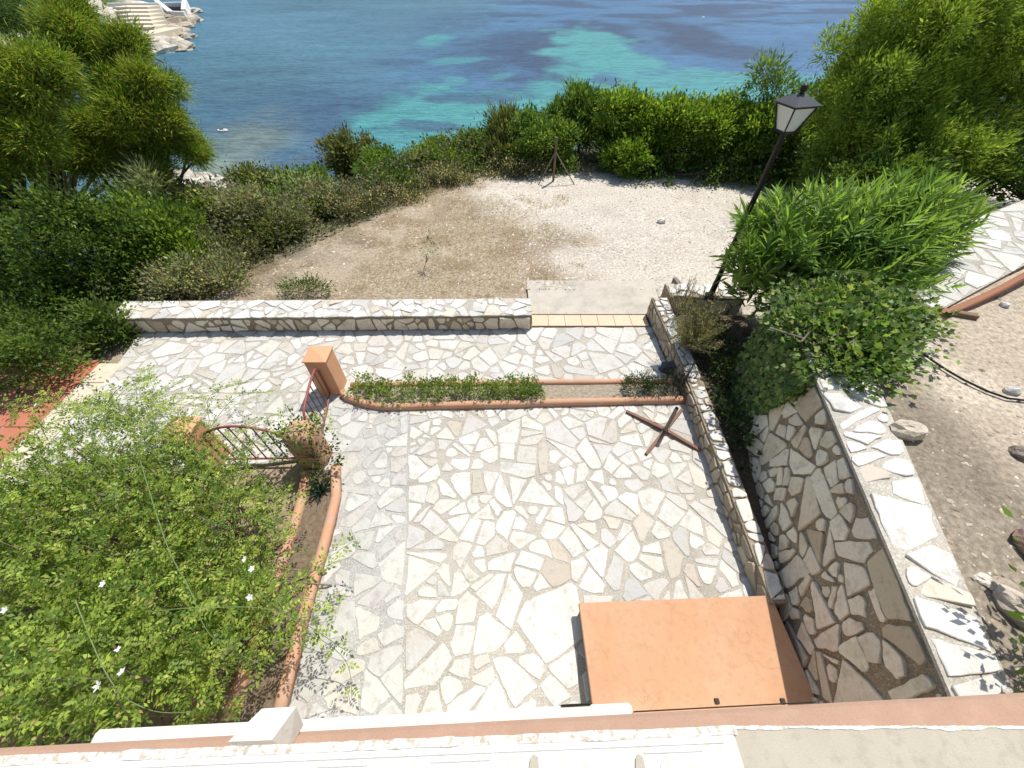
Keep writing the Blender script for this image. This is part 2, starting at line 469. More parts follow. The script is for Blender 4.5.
def leaf_arrays(pos, d, n, L, W, templ='diamond'):
    T, F = TEMPL[templ]; m_ = len(pos)
    d = unit(d); n = n - d * np.sum(n * d, 1, keepdims=True); n = unit(n); s = np.cross(d, n)
    L = np.broadcast_to(L, (m_,))[:, None, None]; W = np.broadcast_to(W, (m_,))[:, None, None]
    V = pos[:, None, :] + d[:, None, :] * T[None, :, 0:1] * L + s[:, None, :] * T[None, :, 1:2] * W + n[:, None, :] * T[None, :, 2:3] * W
    k = len(T)
    FF = (np.arange(m_) * k)[:, None, None] + F[None]
    return V.reshape(-1, 3), FF.reshape(-1, 4), k
def leaf_obj(name, pos, d, n, L, W, col, mat, parent, templ='diamond', **kw):
    V, F, k = leaf_arrays(pos, d, n, L, W, templ)
    return mesh_obj(name, V, F, mat, parent, col=np.repeat(col, k, axis=0), **kw)
def crown_points(rng, blobs, n, per=40, spread=.12, fill=.45, lump=.3, low=-.35, up=.35, bias=(0, 0, 0), fr=4.0, want_out=False):
    """leaf positions, directions, a random value per clump: clumps scattered over the outside of uneven lobes"""
    blobs = np.asarray(blobs, float); vol = (blobs[:, 3] * blobs[:, 4] * blobs[:, 5]) ** (2 / 3.)
    out_p, out_d, out_r, out_c, out_o = [], [], [], [], []
    for bi, (b_, w) in enumerate(zip(blobs, vol / vol.sum())):
        ns = max(4, int(n * w / per))
        u = rng.normal(size=(ns * 4, 3)); u = unit(u); u = u[u[:, 2] > low][:ns]
        ns = len(u)
        ln = .72 + lump * 2 * (fbm(u[:, 0] * fr + 9 * bi, u[:, 1] * fr + u[:, 2] * fr * 1.3, 5 + bi, 3) - .5) * 2
        rr = (1 - fill * rng.random(ns) ** 1.8) * np.clip(ln + .28, .45, 1.35)
        rr = np.where(rng.random(ns) < .10, rr * rng.uniform(1.08, 1.32, ns), rr)
        c = b_[:3] + u * rr[:, None] * b_[3:6]
        sc = rng.uniform(.6, 1.5, ns) * spread
        p = np.repeat(c, per, 0) + rng.normal(size=(ns * per, 3)) * np.repeat(sc, per)[:, None]
        o = np.repeat(u, per, 0)
        d = o * .7 + (p - np.repeat(c, per, 0)) / np.repeat(sc, per)[:, None] * .45 + rng.normal(size=(ns * per, 3)) * .35
        d[:, 2] += up; d += np.array(bias)
        out_o.append(o * .5 + (p - np.repeat(c, per, 0)) / np.repeat(sc, per)[:, None] * .6)
        out_p.append(p); out_d.append(d); out_r.append(np.repeat(rng.random(ns), per)); out_c.append(c)
    if want_out: return np.concatenate(out_p), np.concatenate(out_d), np.concatenate(out_r), np.concatenate(out_c), np.concatenate(out_o)
    return np.concatenate(out_p), np.concatenate(out_d), np.concatenate(out_r), np.concatenate(out_c)
def leaf_colors(rng, rv, c1, c2, jit=.18, alt=None, alt_p=0.0):
    c1 = np.array(c1); c2 = np.array(c2)
    c = c1 + (c2 - c1) * rv[:, None]
    c = c * (1 + rng.normal(size=(len(rv), 1)) * jit)
    if alt is not None:
        m_ = rng.random(len(rv)) < alt_p; c[m_] = np.array(alt) * (1 + rng.normal(size=(m_.sum(), 1)) * .15)
    return np.clip(c, .004, .9)
def branches(rng, base, cents, r0, n, mat, parent, name, lean=(0, 0, 0), seg=6):
    mb = MB(); base = Vector(base)
    idx = rng.choice(len(cents), size=min(n, len(cents)), replace=False)
    ctr = Vector(cents.mean(0)); fork = base.lerp(ctr, .45)
    mb.tube([base - Vector((0, 0, .15)), base.lerp(fork, .5) + Vector((rng.normal() * .04, rng.normal() * .04, 0)), fork], [r0, r0 * .8, r0 * .62], 8)
    for i in idx:
        e = Vector(cents[i]); mid = fork.lerp(e, .5) + Vector((rng.normal() * .12, rng.normal() * .12, .12 * rng.random())) * (e - fork).length * .5
        mb.tube([fork, mid, e], [r0 * .42, r0 * .25, r0 * .06], seg)
    return mb.obj(name, mat, parent, smooth=True)

def plant(name, label, cat, blobs, n, L, W, c1, c2, base=None, seed=0, templ='diamond', mat='leaf', per=40, spread=.12, fill=.45, lump=.3,
          low=-.35, up=.35, bias=(0, 0, 0), r0=.05, nb=24, alt=None, alt_p=0, group=None, lobes=0, lr=(.26, .44), lf=(.5, .82), core=.6, nj=.7, trunk='stems', crown='foliage', bark='bark', jit=.18, flat=.5):
    rng = np.random.default_rng(seed + 100)
    blobs = np.asarray(blobs, float)
    if lobes:
        out = []
        for b_ in blobs:
            for k in range(lobes):
                u = rng.normal(size=3); u /= np.linalg.norm(u)
                if u[2] < -.5: u[2] *= -1
                f = rng.uniform(*lf); r_ = rng.uniform(*lr)
                out.append([*(b_[:3] + u * b_[3:] * f), *(b_[3:] * r_)])
            out.append([*(b_[:3] - np.array([0, 0, .15 * b_[5]])), *(b_[3:] * core)])
        blobs = np.array(out)
    p, d, rv, cents, outw = crown_points(rng, blobs, n, per, spread, fill, lump, low, up, bias, want_out=True)
    if base is None:
        w = blobs[:, 3] * blobs[:, 4] * blobs[:, 5]; c = (blobs[:, :3] * w[:, None]).sum(0) / w.sum()
        base = (c[0], c[1], float(ground_z(c[0], c[1])))
    t = thing(name, label, cat, base, group)
    nr = rng.normal(size=p.shape) * nj; nr[:, 2] += flat; nr += outw
    sz = np.exp(rng.normal(size=len(p)) * .33); Ls = L * .92 * sz; Ws = W * np.sqrt(sz) * rng.uniform(.75, 1.2, len(p))
    leaf_obj(crown, p, d, nr, Ls, Ws, leaf_colors(rng, rv, c1, c2, jit, alt, alt_p), M[mat], t, templ)
    if nb: branches(rng, base, cents, r0, nb, M[bark], t, trunk)
    return t

# ================================================================== TERRAIN
ZSEA = -13.0
EDGE = [(-40, -2.5), (-12, 2.0), (-8.6, 4.6), (-7.6, 6.0), (-5.9, 7.0), (-4.6, 8.4), (-3.2, 10.2), (-1.6, 12.0), (0, 12.7), (3, 12.6), (6.5, 12.2), (9, 11.6), (13, 11.6), (40, 12)]
EX = np.array([e[0] for e in EDGE]); EYv = np.array([e[1] for e in EDGE])
def ground_z(x, y):
    x = np.asarray(x, float); y = np.asarray(y, float)
    e = np.interp(x, EX, EYv); over = y - e
    yard = .14 + .012 * np.clip(y - 6, 0, 8)
    z = np.where(y > 6.25, yard, -.06 + (yard + .06) * sstep(5.95, 6.25, y))
    z = np.where((x > .3) & (x < 2.9) & (y > 5.7) & (y < 6.8), np.minimum(z, -.06 + .12 * (y - 6.05)), z)
    z = np.where(x < -7.3, z - .25 * sstep(-7.6, -9.5, x), z)
    # raised garden on the right
    wl = np.interp(y, [-.3, .2, 2.85, 4.2, 5.2, 6.4, 7.4, 9, 20], [2.88, 2.94, 3.6, 3.95, 4.45, 4.9, 5.6, 7.5, 8.5])
    hgt = np.interp(y, [0, 5, 6.5, 8, 12], [1.59, 1.59, 1.35, .8, .4])
    wid = np.interp(y, [0, 4.2, 5.2, 7, 12], [.2, .22, .5, 1.2, 2.5])
    bedm = sstep(2.75, 2.9, x) * (1 - sstep(5.95, 6.1, y)) * sstep(1.2, 1.6, y); z = z + .24 * bedm
    z = z + (hgt - z) * sstep(0, 1, (x - wl) / wid)
    z = z + .04 * (fbm(x * 1.3, y * 1.3, 3) - .5) * sstep(6.3, 7.5, y) + .05 * (fbm(x * 2, y * 2, 8) - .5) * sstep(3.9, 4.4, x)
    # slope to the sea
    fall = np.clip(over - 2.3, 0, None); drop = .45 * fall
    z = np.where(over > 0, z - drop * (1 + .25 * (fbm(x * .12, y * .12, 11) - .5)) + .5 * (fbm(x * .35, y * .35, 21) - .5) * sstep(1, 6, over), z)
    return np.maximum(z, ZSEA - 4)
def axis(lo, hi, a, b_, step, g=1.18):
    mid = list(np.arange(a, b_ + 1e-6, step)); s = step; q = mid[0]; left = []
    while q > lo: s *= g; q -= s; left.append(q)
    s = step; q = mid[-1]; right = []
    while q < hi: s *= g; q += s; right.append(q)
    return np.array(left[::-1] + mid + right)
gx = axis(-140, 160, -9, 11.5, .11); gy = axis(-30, 75, -.6, 14, .11)
GX, GY = np.meshgrid(gx, gy)
GZ = ground_z(GX, GY)
e = np.interp(GX, EX, EYv); over = GY - e
ns = fbm(GX * .9, GY * .9, 31); nf = fbm(GX * 4, GY * 4, 33); nl = fbm(GX * .4, GY * .4, 35)
gravel = np.array([.52, .465, .385]); dry = np.array([.35, .285, .20]); soil = np.array([.40, .33, .245]); scrub = np.array([.10, .10, .05]); pale = np.array([.52, .445, .34])
# pale gravel on the right of the yard, dry tan soil on the left
gmask = sstep(-.9, .9, GX - (.25 - .25 * (GY - 7)) * 1.0 - 1.2 + 2.2 * (ns - .5) + 1.0 * (nf - .5) + 1.6 * sstep(9.0, 11.5, GY) * .9)
gmask = np.clip(gmask, 0, 1)
C = dry + (gravel - dry) * gmask[..., None]
patch = sstep(.5, .66, nl) * sstep(.35, .6, nf)
C = C * (1 - .3 * (patch * (1 - .75 * gmask))[..., None])
lit = sstep(.5, .7, fbm(GX * 1.6, GY * 2.2, 91, 5)); C = C * (1 - .28 * (lit * (1 - .7 * gmask))[..., None] * np.array([.8, 1, 1.15]))
right = sstep(2.7, 2.9, GX - .25 * np.clip(GY, 0, 5)) * (1 - sstep(5.0, 5.6, GY - .25 * (GX - 5)))
rs = soil + (pale - soil) * (sstep(.42, .7, ns) * .8 + .25 * (nf - .5))[..., None]
C = C + (rs - C) * right[..., None]
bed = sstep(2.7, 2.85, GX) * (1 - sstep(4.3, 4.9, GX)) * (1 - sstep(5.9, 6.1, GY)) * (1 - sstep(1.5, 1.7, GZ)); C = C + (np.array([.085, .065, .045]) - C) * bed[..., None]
jas = (1 - sstep(-2.45, -2.35, GX)) * (1 - sstep(2.7, 2.8, GY)); C = C + (np.array([.30, .225, .155]) * (1 + .5 * (nf - .5))[..., None] - C) * jas[..., None]
sm = sstep(-.2, 1.0, over + 1.2 * (nf - .5)); C = C + (scrub * (1 + 1.2 * (ns - .5))[..., None] - C) * sm[..., None]
shore = sstep(ZSEA + 2.6, ZSEA + .8, GZ + 1.5 * (ns - .5)); C = C + (np.array([.42, .37, .28]) - C) * shore[..., None]
ny, nx = GX.shape
idx = np.arange(ny * nx).reshape(ny, nx)
F = np.stack([idx[:-1, :-1], idx[:-1, 1:], idx[1:, 1:], idx[1:, :-1]], -1).reshape(-1, 4)
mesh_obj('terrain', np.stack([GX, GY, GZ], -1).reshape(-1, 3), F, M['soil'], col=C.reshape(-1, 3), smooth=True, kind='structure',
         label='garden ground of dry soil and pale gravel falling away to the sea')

# ================================================================== SEA
rows = []
for py in np.linspace(215, -44, 330): rows.append(P(512, py, ZSEA).y)
rows = [2, 14, 26] + rows + [3500, 6000]
us = np.concatenate([np.linspace(-6, -1.35, 24), np.linspace(-1.32, 1.32, 380), np.linspace(1.35, 6, 24)])
R = np.array(rows); SX = np.outer(R * 1.0 + 18, us) * .92; SY = np.repeat(R[:, None], len(us), 1)
wx = fbm(SX * .05, SY * .05, 51) - .5; wy = fbm(SX * .05, SY * .05, 55) - .5; wf = fbm(SX * .3, SY * .16, 57, 4) - .5; wg = fbm(SX * .11, SY * .09, 58, 4) - .5
def ell(cx, cy, rx, ry, edge=.35):
    c = P(cx, cy, ZSEA); q = P(cx + rx, cy, ZSEA); a = P(cx, cy - ry, ZSEA); b_ = P(cx, cy + ry, ZSEA)
    X = (SX - c.x + wx * 14) / (q.x - c.x); ymid = (a.y + b_.y) / 2; Yr = (a.y - b_.y) / 2
    Y = (SY - ymid + wy * 14) / Yr
    d = np.sqrt(X * X + Y * Y) + wf * .7 + wg * 1.1
    return 1 - sstep(1 - edge, 1 + edge, d)
deep = np.array([.05, .13, .24]); grey = np.array([.062, .15, .195]); turq = np.array([.06, .25, .25]); weed = np.array([.024, .048, .098]); shal = np.array([.17, .21, .16])
lw = 1 - sstep(-60, 10, SX + wx * 30 + (SY - 90) * -.12)
SC = deep + (grey - deep) * (lw * .9)[..., None]
big = fbm(SX * .02, SY * .028, 61, 4)
SC = SC * (1 + (.5 * (big - .5))[..., None])
wd = sstep(.46, .62, fbm(SX * .035, SY * .05, 63, 4)) * .75
for a in ((530, 62, 70, 30), (420, 20, 60, 14), (700, 40, 30, 20)): wd = np.maximum(wd, ell(*a, .6) * .9)
wd = wd * (1 - .75 * lw)
SC = SC + (weed - SC) * wd[..., None]
tq = np.zeros_like(SX)
for a, k in (((605, 62, 58, 32), .95), ((690, 96, 150, 26), .9), ((575, 92, 55, 14), .8), ((470, 114, 85, 24), .95), ((425, 145, 80, 18), .85), ((437, 42, 15, 5), .75),
             ((468, 61, 22, 4), .6), ((500, 79, 14, 4), .5), ((450, 83, 12, 4), .55), ((560, 130, 90, 12), .8), ((780, 100, 60, 14), .8)):
    tq = np.maximum(tq, ell(*a) * k)
for a in ((432, 126, 30, 5), (625, 76, 14, 5), (470, 98, 40, 5)): tq = tq * (1 - .8 * ell(*a))
SC = SC + (turq - SC) * tq[..., None]
sh = np.zeros_like(SX)
for a, k in (((205, 160, 46, 36), .65), ((190, 182, 60, 26), .8)): sh = np.maximum(sh, ell(*a, .7) * k)
SC = SC + (shal * (1 + 1.0 * wf[..., None]) - SC) * sh[..., None]
m, nt, b = mat_new('sea water')
at = N(nt, 'ShaderNodeVertexColor', layer_name='Col').outputs[0]
n1 = noise(nt, .55, 6, .62, 'pos', (.45, 1.5, 1)); n2 = noise(nt, .12, 5, .6, 'pos', (.35, 1.6, 1)); n3 = noise(nt, 1.6, 4, .6, 'pos', (.5, 1.5, 1))
c = mixc(nt, ramp(nt, n1, [(.32, .9), (.56, 0)]), at, mixc(nt, 1.0, at, (.45, .5, .55), 'MULTIPLY'))
c = mixc(nt, ramp(nt, n2, [(.4, 0), (.75, .35)]), c, mixc(nt, 1.0, at, (1.7, 1.6, 1.5), 'MULTIPLY'))
c = mixc(nt, ramp(nt, n3, [(.34, .55), (.52, 0)]), c, mixc(nt, 1.0, at, (.55, .6, .65), 'MULTIPLY'))
c = mixc(nt, ramp(nt, n3, [(.58, 0), (.72, .4)]), c, mixc(nt, 1.0, at, (1.7, 1.6, 1.5), 'MULTIPLY'))
nt.links.new(c, b.inputs['Base Color']); b.inputs['Roughness'].default_value = .6; b.inputs['Specular IOR Level'].default_value = .0
ad = N(nt, 'ShaderNodeMath', operation='ADD'); nt.links.new(n1, ad.inputs[0]); nt.links.new(n3, ad.inputs[1])
bp = N(nt, 'ShaderNodeBump', Strength=.9, Distance=.5); nt.links.new(ad.outputs[0], bp.inputs['Height']); nt.links.new(bp.outputs[0], b.inputs['Normal'])
gl_ = nt.nodes.new('ShaderNodeBsdfGlossy'); gl_.inputs['Roughness'].default_value = .2; nt.links.new(bp.outputs[0], gl_.inputs['Normal'])
fr_ = nt.nodes.new('ShaderNodeFresnel'); fr_.inputs['IOR'].default_value = 1.33; nt.links.new(bp.outputs[0], fr_.inputs['Normal'])
mu = N(nt, 'ShaderNodeMath', operation='MULTIPLY'); nt.links.new(fr_.outputs[0], mu.inputs[0]); mu.inputs[1].default_value = .4
mx = nt.nodes.new('ShaderNodeMixShader'); nt.links.new(mu.outputs[0], mx.inputs[0]); nt.links.new(b.outputs[0], mx.inputs[1]); nt.links.new(gl_.outputs[0], mx.inputs[2])
nt.links.new(mx.outputs[0], nt.nodes['Material Output'].inputs[0]); M['sea'] = m
ny, nx = SX.shape; idx = np.arange(ny * nx).reshape(ny, nx)
F = np.stack([idx[:-1, :-1], idx[:-1, 1:], idx[1:, 1:], idx[1:, :-1]], -1).reshape(-1, 4)
mesh_obj('sea', np.stack([SX, SY, np.full_like(SX, ZSEA)], -1).reshape(-1, 3), F, M['sea'], col=SC.reshape(-1, 3), smooth=True, kind='structure',
         label='blue sea with turquoise sandy patches over dark seagrass')

# ================================================================== PAVED TERRACE AND PATH
def prism_poly(mb, poly, z0, z1):
    poly = orient(poly); n = len(poly)
    mb.add([(p[0], p[1], z0) for p in poly] + [(p[0], p[1], z1) for p in poly],
           [tuple(range(n - 1, -1, -1)), tuple(range(n, 2 * n))] + [(j, (j + 1) % n, (j + 1) % n + n, j + n) for j in range(n)])
def paved(name, label, regions, seed, cells, z=0.0, kind='structure'):
    mb = MB()
    for poly, _, _, _ in regions: prism_poly(mb, poly, z - .12, z)
    base = mb.obj(name, regions[0][1], None, kind=kind, label=label)
    for i, (poly, mort, smat, pal) in enumerate(regions):
        if i and mort is not regions[0][1]:
            mm = MB(); prism_poly(mm, poly, z - .05, z + .003); mm.obj('mortar_bed', mort, base)
        zz = z + (.003 if i and mort is not regions[0][1] else 0)
        pol = crazy(orient(poly), cells[i][0], cells[i][1], cells[i][2], seed + i, cells[i][3])
        stones_obj('flagstones', [orient(p) for p in pol], lambda x, y, zz=zz: Vector((x, y, zz)), (0, 0, 1), .007, pal, smat, base, seed + 50 + i)
    return base
J0, J1 = (-1.62, 3.84), (-1.0, -.02)
paved('terrace_paving', 'pale crazy paving terrace of white flagstones', [
    ([J0, J1, (2.80, .02), (2.80, 3.95)], M['mortar'], M['flag'], PAL_FLOOR),
    ([(-2.85, 3.98), (-2.45, .0), J1, J0], M['mortar_grey'], M['flag_grey'], PAL_GREY)], 11,
    [(.60, .005, .024, .22), (.60, .005, .024, .22)])
paved('path_paving', 'crazy paving path running along the low stone wall', [
    ([(-6.75, 4.1), (2.72, 4.2), (2.66, 5.8), (-7.0, 5.7)], M['mortar'], M['flag'], PAL_FLOOR),
    ([(-6.75, 2.3), (-3.0, 2.9), (-2.3, 4.147), (-6.75, 4.1)], M['mortar'], M['flag'], PAL_FLOOR)], 23,
    [(.62, .006, .026, .23), (.62, .006, .026, .23)], z=-.004)
# upper path on the raised garden
UZ = 1.63
a0, a1 = P(938, 312, UZ), P(1030, 262, UZ); b0, b1 = P(860, 262, UZ), P(1030, 205, UZ)
dirp = (a1 - a0).normalized()
far = dirp * 6
paved('upper_path_paving', 'crazy paving path on the raised garden beside the oleander', [
    ([(a0.x, a0.y), (a1.x + far.x, a1.y + far.y), (b1.x + far.x, b1.y + far.y), (b0.x, b0.y)], M['mortar'], M['flag'], PAL_FLOOR)], 37, [(.75, .012, .03, .3)], z=UZ)
pe = thing('path_edging', 'terracotta kerb along the raised garden path', 'kerb', (a0.x, a0.y, UZ))
mb = MB(); pts = []
for t in np.linspace(0, 1, 10):
    q = a0.lerp(a1 + far * .5, t) + Vector((dirp.y, -dirp.x, 0)) * (.06 + .10 * math.sin(min(1, t * 1.6) * math.pi) * 1)
    pts.append(q)
side = Vector((dirp.y, -dirp.x, 0))
rings = []
for i, q in enumerate(pts):
    w = .045
    h = .02 + .10 * min(1, i / 3)
    rings.append([q - side * w + Vector((0, 0, -.25)), q + side * w + Vector((0, 0, -.25)), q + side * w + Vector((0, 0, h * .8)), q + side * w * .6 + Vector((0, 0, h)), q - side * w * .6 + Vector((0, 0, h)), q - side * w + Vector((0, 0, h * .8))])
mb.loft(rings); mb.obj('kerb_strip', M['terra_kerb'], pe)

# red tiled terrace at the far left and its cream edging
tt = MB(); r = random.Random(4)
tb = MB(); prism_poly(tb, [(-11.5, 2.0), (-7.17, 2.0), (-7.17, 4.9), (-11.5, 4.9)], -.3, -.02)
tile = tb.obj('tiled_terrace', M['cream'], None, kind='structure', label='red clay tiled terrace at the end of the path')
for i in range(8):
    for j in range(6):
        x1 = -7.18 - i * .52; y0 = 2.02 + j * .48
        tt.box((x1 - .505, y0, -.018), (x1, y0 + .465, -.004), bev=.004)
tt.obj('floor_tiles', M['redtile'], tile)
ed = thing('stone_edging', 'cream stone edging strip between red tiles and paved path', 'edging', (-6.96, 3.5, 0))
for j in range(6):
    mb = MB(); y0 = 2.05 + j * .46; mb.box((-7.165, y0, -.15), (-6.76, y0 + .45, .012), bev=.01)
    mb.obj('edging_stone', M['cream'], ed)

# step of pale terracotta tiles and the concrete pad up to the yard
st = thing('tile_step', 'row of pale terracotta tiles forming a step between path and concrete pad', 'step', (1.5, 5.95, 0))
mb = MB(); mb.box((.37, 5.80, -.1), (2.62, 6.12, .014)); mb.obj('riser', M['pad'], st)
for k in range(7):
    mb = MB(); x0 = .385 + k * .318; mb.box((x0, 5.785, .016), (x0 + .312, 6.11, .034), bev=.004); mb.obj('tile', M['steptile'], st)
mb = MB(); mb.add([(.36, 6.125, -.1), (2.95, 6.125, -.1), (2.95, 7.05, .0), (.3, 7.08, .0), (.36, 6.125, .045), (2.95, 6.125, .045), (2.95, 7.05, .185), (.3, 7.08, .185)],
                  [(3, 2, 1, 0), (4, 5, 6, 7), (0, 1, 5, 4), (1, 2, 6, 5), (2, 3, 7, 6), (3, 0, 4, 7)])
mb.obj('concrete_pad', M['pad'], None, kind='structure', label='pale worn concrete pad above the tile step')

# ================================================================== STONE WALLS
def stone_face(name, A, B, C_, D, cell, g, seed, pal, mat, parent, thick=.016, split=.4, flip=False, **kw):
    f, w, h, n = quad_face(A, B, C_, D)
    if flip: n = -n
    pol = crazy([(0.008, 0.008), (w - .008, 0.008), (w - .008, h - .008), (.008, h - .008)], cell, g[0], g[1], seed, split, **kw)
    pol = [orient(p) if not flip else orient(p)[::-1] for p in pol]
    return stones_obj(name, pol, f, n, thick, pal, mat, parent, seed + 5, bev=.007, tilt=.022)
# low wall along the yard
w = thing('low_stone_wall', 'long low stone wall between the paved path and the dry yard', 'wall', (-3.4, 5.95, 0))
H1 = .33
L0, L1 = Vector((-7.35, 5.62, 0)), Vector((.36, 5.72, 0)); bk = Vector((-.02, .52, 0)); up = Vector((0, 0, H1))
mb = MB(); mb.add([L0, L1, L1 + bk, L0 + bk, L0 + up, L1 + up, L1 + bk + up, L0 + bk + up], [(3, 2, 1, 0), (4, 5, 6, 7), (0, 1, 5, 4), (1, 2, 6, 5), (2, 3, 7, 6), (3, 0, 4, 7)])
mb.obj('wall_core', M['mortar_wall'], w)
stone_face('face_stones', L0, L1, L1 + up * .93, L0 + up * .93, .34, (.010, .024), 71, PAL_WALL, M['wallstone'], w, .014, .6)
stone_face('end_stones', L1, L1 + bk, L1 + bk + up * .93, L1 + up * .93, .3, (.008, .02), 72, PAL_WALL, M['wallstone'], w, .02, .5)
o2 = Vector((0, -.03, 0))
stone_face('coping_stones', L0 + up + o2, L1 + up + o2 + Vector((.03, 0, 0)), L1 + up + bk + Vector((.03, 0, 0)), L0 + up + bk, .44, (.006, .018), 73, PAL_COPE, M['copestone'], w, .014, .33)
mb = MB(); cz = Vector((0, 0, .004)); q4 = [L0 + up, L1 + up, L1 + up + bk, L0 + up + bk]; mb.add([q + cz for q in q4] + [q - cz for q in q4], [(0, 1, 2, 3), (7, 6, 5, 4), (0, 4, 5, 1), (1, 5, 6, 2), (2, 6, 7, 3), (3, 7, 4, 0)]); mb.obj('coping_mortar', M['mortar_cope'], w)

# low wall at the right of the terrace
w = thing('garden_bed_wall', 'low rough stone wall between terrace and shaded planting bed', 'wall', (2.8, 3.4, 0))
H2 = .29
B0, B1 = Vector((2.70, 1.02, 0)), Vector((2.76, 4.3, 0)); B2 = Vector((2.64, 6.15, 0)); wd_ = Vector((.22, 0, 0)); u2 = Vector((0, 0, H2)); u3 = Vector((0, 0, H2 + .12))
mb = MB()
for a, c, ua, uc, wa, wc in ((B0, B1, u2 * .92, u2, .17, .24), (B1, B2, u2, u3, .24, .30)):
    wa = Vector((wa, 0, 0)); wc = Vector((wc, 0, 0))
    mb.add([a, a + wa, c + wc, c, a + ua, a + wa + ua, c + wc + uc, c + uc], [(3, 2, 1, 0), (4, 5, 6, 7), (0, 1, 5, 4), (1, 2, 6, 5), (2, 3, 7, 6), (3, 0, 4, 7)])
mb.obj('wall_core', M['mortar_wall'], w)
stone_face('face_stones', B1, B0, B0 + u2 * .86, B1 + u2 * .95, .32, (.008, .02), 81, PAL_OLD_SHADE, M['wallstone'], w, .02, .5)
stone_face('face_stones', B2, B1, B1 + u2 * .95, B2 + u3 * .95, .34, (.008, .02), 82, PAL_OLD_SHADE, M['wallstone'], w, .02, .5)
stone_face('coping_stones', B0 + u2 * .92, B0 + u2 * .92 + Vector((.17, 0, 0)), B1 + u2 + Vector((.24, 0, 0)), B1 + u2, .24, (.006, .02), 83, PAL_COPE, M['copestone'], w, .025, .8)
stone_face('coping_stones', B1 + u2, B1 + u2 + Vector((.24, 0, 0)), B2 + u3 + Vector((.30, 0, 0)), B2 + u3, .26, (.006, .02), 84, PAL_COPE, M['copestone'], w, .025, .8)
# far end wall of the bed, at the lamp
w = thing('bed_end_wall', 'short white topped stone wall closing the planting bed behind the lamp post', 'wall', (3.4, 6.2, 0))
E0, E1 = Vector((2.98, 6.12, 0)), Vector((4.35, 6.05, 0)); eb = Vector((0, .42, 0)); eu = Vector((0, 0, .46))
mb = MB(); mb.add([E0, E1, E1 + eb, E0 + eb, E0 + eu, E1 + eu, E1 + eb + eu, E0 + eb + eu], [(3, 2, 1, 0), (4, 5, 6, 7), (0, 1, 5, 4), (1, 2, 6, 5), (2, 3, 7, 6), (3, 0, 4, 7)])
mb.obj('wall_core', M['mortar_wall'], w)
stone_face('face_stones', E0, E1, E1 + eu * .93, E0 + eu * .93, .34, (.008, .02), 91, PAL_WALL, M['wallstone'], w, .02, .6)
stone_face('coping_stones', E0 + eu, E1 + eu, E1 + eu + eb, E0 + eu + eb, .4, (.006, .018), 92, PAL_COPE, M['copestone'], w, .02, .5)

# tall retaining wall
w = thing('retaining_wall', 'tall battered stone retaining wall with white coping beside the bare soil', 'wall', (3.0, 1.5, 0))
ov = Vector((-.035, 0, 0))
ZT = 1.62
K0, K1 = Vector((2.69, -.2, 0)), Vector((3.48, 4.3, 0))
T0, T1 = Vector((2.735, -.2, ZT)), Vector((3.675, 4.3, ZT))
O0, O1 = Vector((3.09, -.2, ZT)), Vector((4.44, 4.3, ZT))
q0, q1 = Vector((O0.x, O0.y, 0)), Vector((O1.x, O1.y, 0))
ins = Vector((.06, 0, 0))
mb = MB(); mb.add([K0 + ins, K1 + ins, q1, q0, T0 + ins, T1 + ins, O1, O0], [(3, 2, 1, 0)[::-1], (4, 5, 6, 7)[::-1], (0, 1, 5, 4)[::-1], (1, 2, 6, 5)[::-1], (2, 3, 7, 6)[::-1], (3, 0, 4, 7)[::-1]])
mb.obj('wall_core', M['mortar_wall'], w)
tn = Vector((0, 0, -.045))
stone_face('face_stones', K1, K0, T0 + tn, T1 + tn, .58, (.007, .024), 101, PAL_WALL, M['wallstone'], w, .024, .23)
ff, fw, fh, fn_ = quad_face(K1, K0, T0, T1); mb = MB(); NX, NY = 30, 12; gv = []
rg = np.random.default_rng(8)
for jy in range(NY + 1):
    for jx in range(NX + 1): gv.append(ff(fw * jx / NX, fh * jy / NY) - fn_ * abs(rg.normal() * .004))
gb = [v + ins * 1.3 for v in gv]; NN = len(gv)
fs_ = [(jy * (NX + 1) + jx, jy * (NX + 1) + jx + 1, (jy + 1) * (NX + 1) + jx + 1, (jy + 1) * (NX + 1) + jx) for jy in range(NY) for jx in range(NX)]
top_ = [(NY * (NX + 1) + jx, NY * (NX + 1) + jx + 1, NY * (NX + 1) + jx + 1 + NN, NY * (NX + 1) + jx + NN) for jx in range(NX)]
mb.add(gv + gb, fs_ + top_); mb.obj('face_mortar', M['mortar_wall'], w, smooth=True)
mb = MB(); cz = Vector((0, 0, .004)); mb.add([T0 + cz + ov * .5, T1 + cz + ov * .5, O1 + cz, O0 + cz, T0 - cz * 6 + ov * .5, T1 - cz * 6 + ov * .5, O1 - cz, O0 - cz], [(0, 1, 2, 3), (7, 6, 5, 4), (0, 4, 5, 1), (1, 5, 6, 2), (2, 6, 7, 3), (3, 7, 4, 0)]); mb.obj('coping_mortar', M['mortar_cope'], w)
n_ = (T1 - T0).normalized(); ov = Vector((-.035, 0, 0))
stone_face('coping_stones', T0 + ov * .6 + cz, O0 + cz, O1 + cz, T1 + ov * .6 + cz, .55, (.006, .024), 102, PAL_COPE, M['copestone'], w, .014, .27, drop=.1)

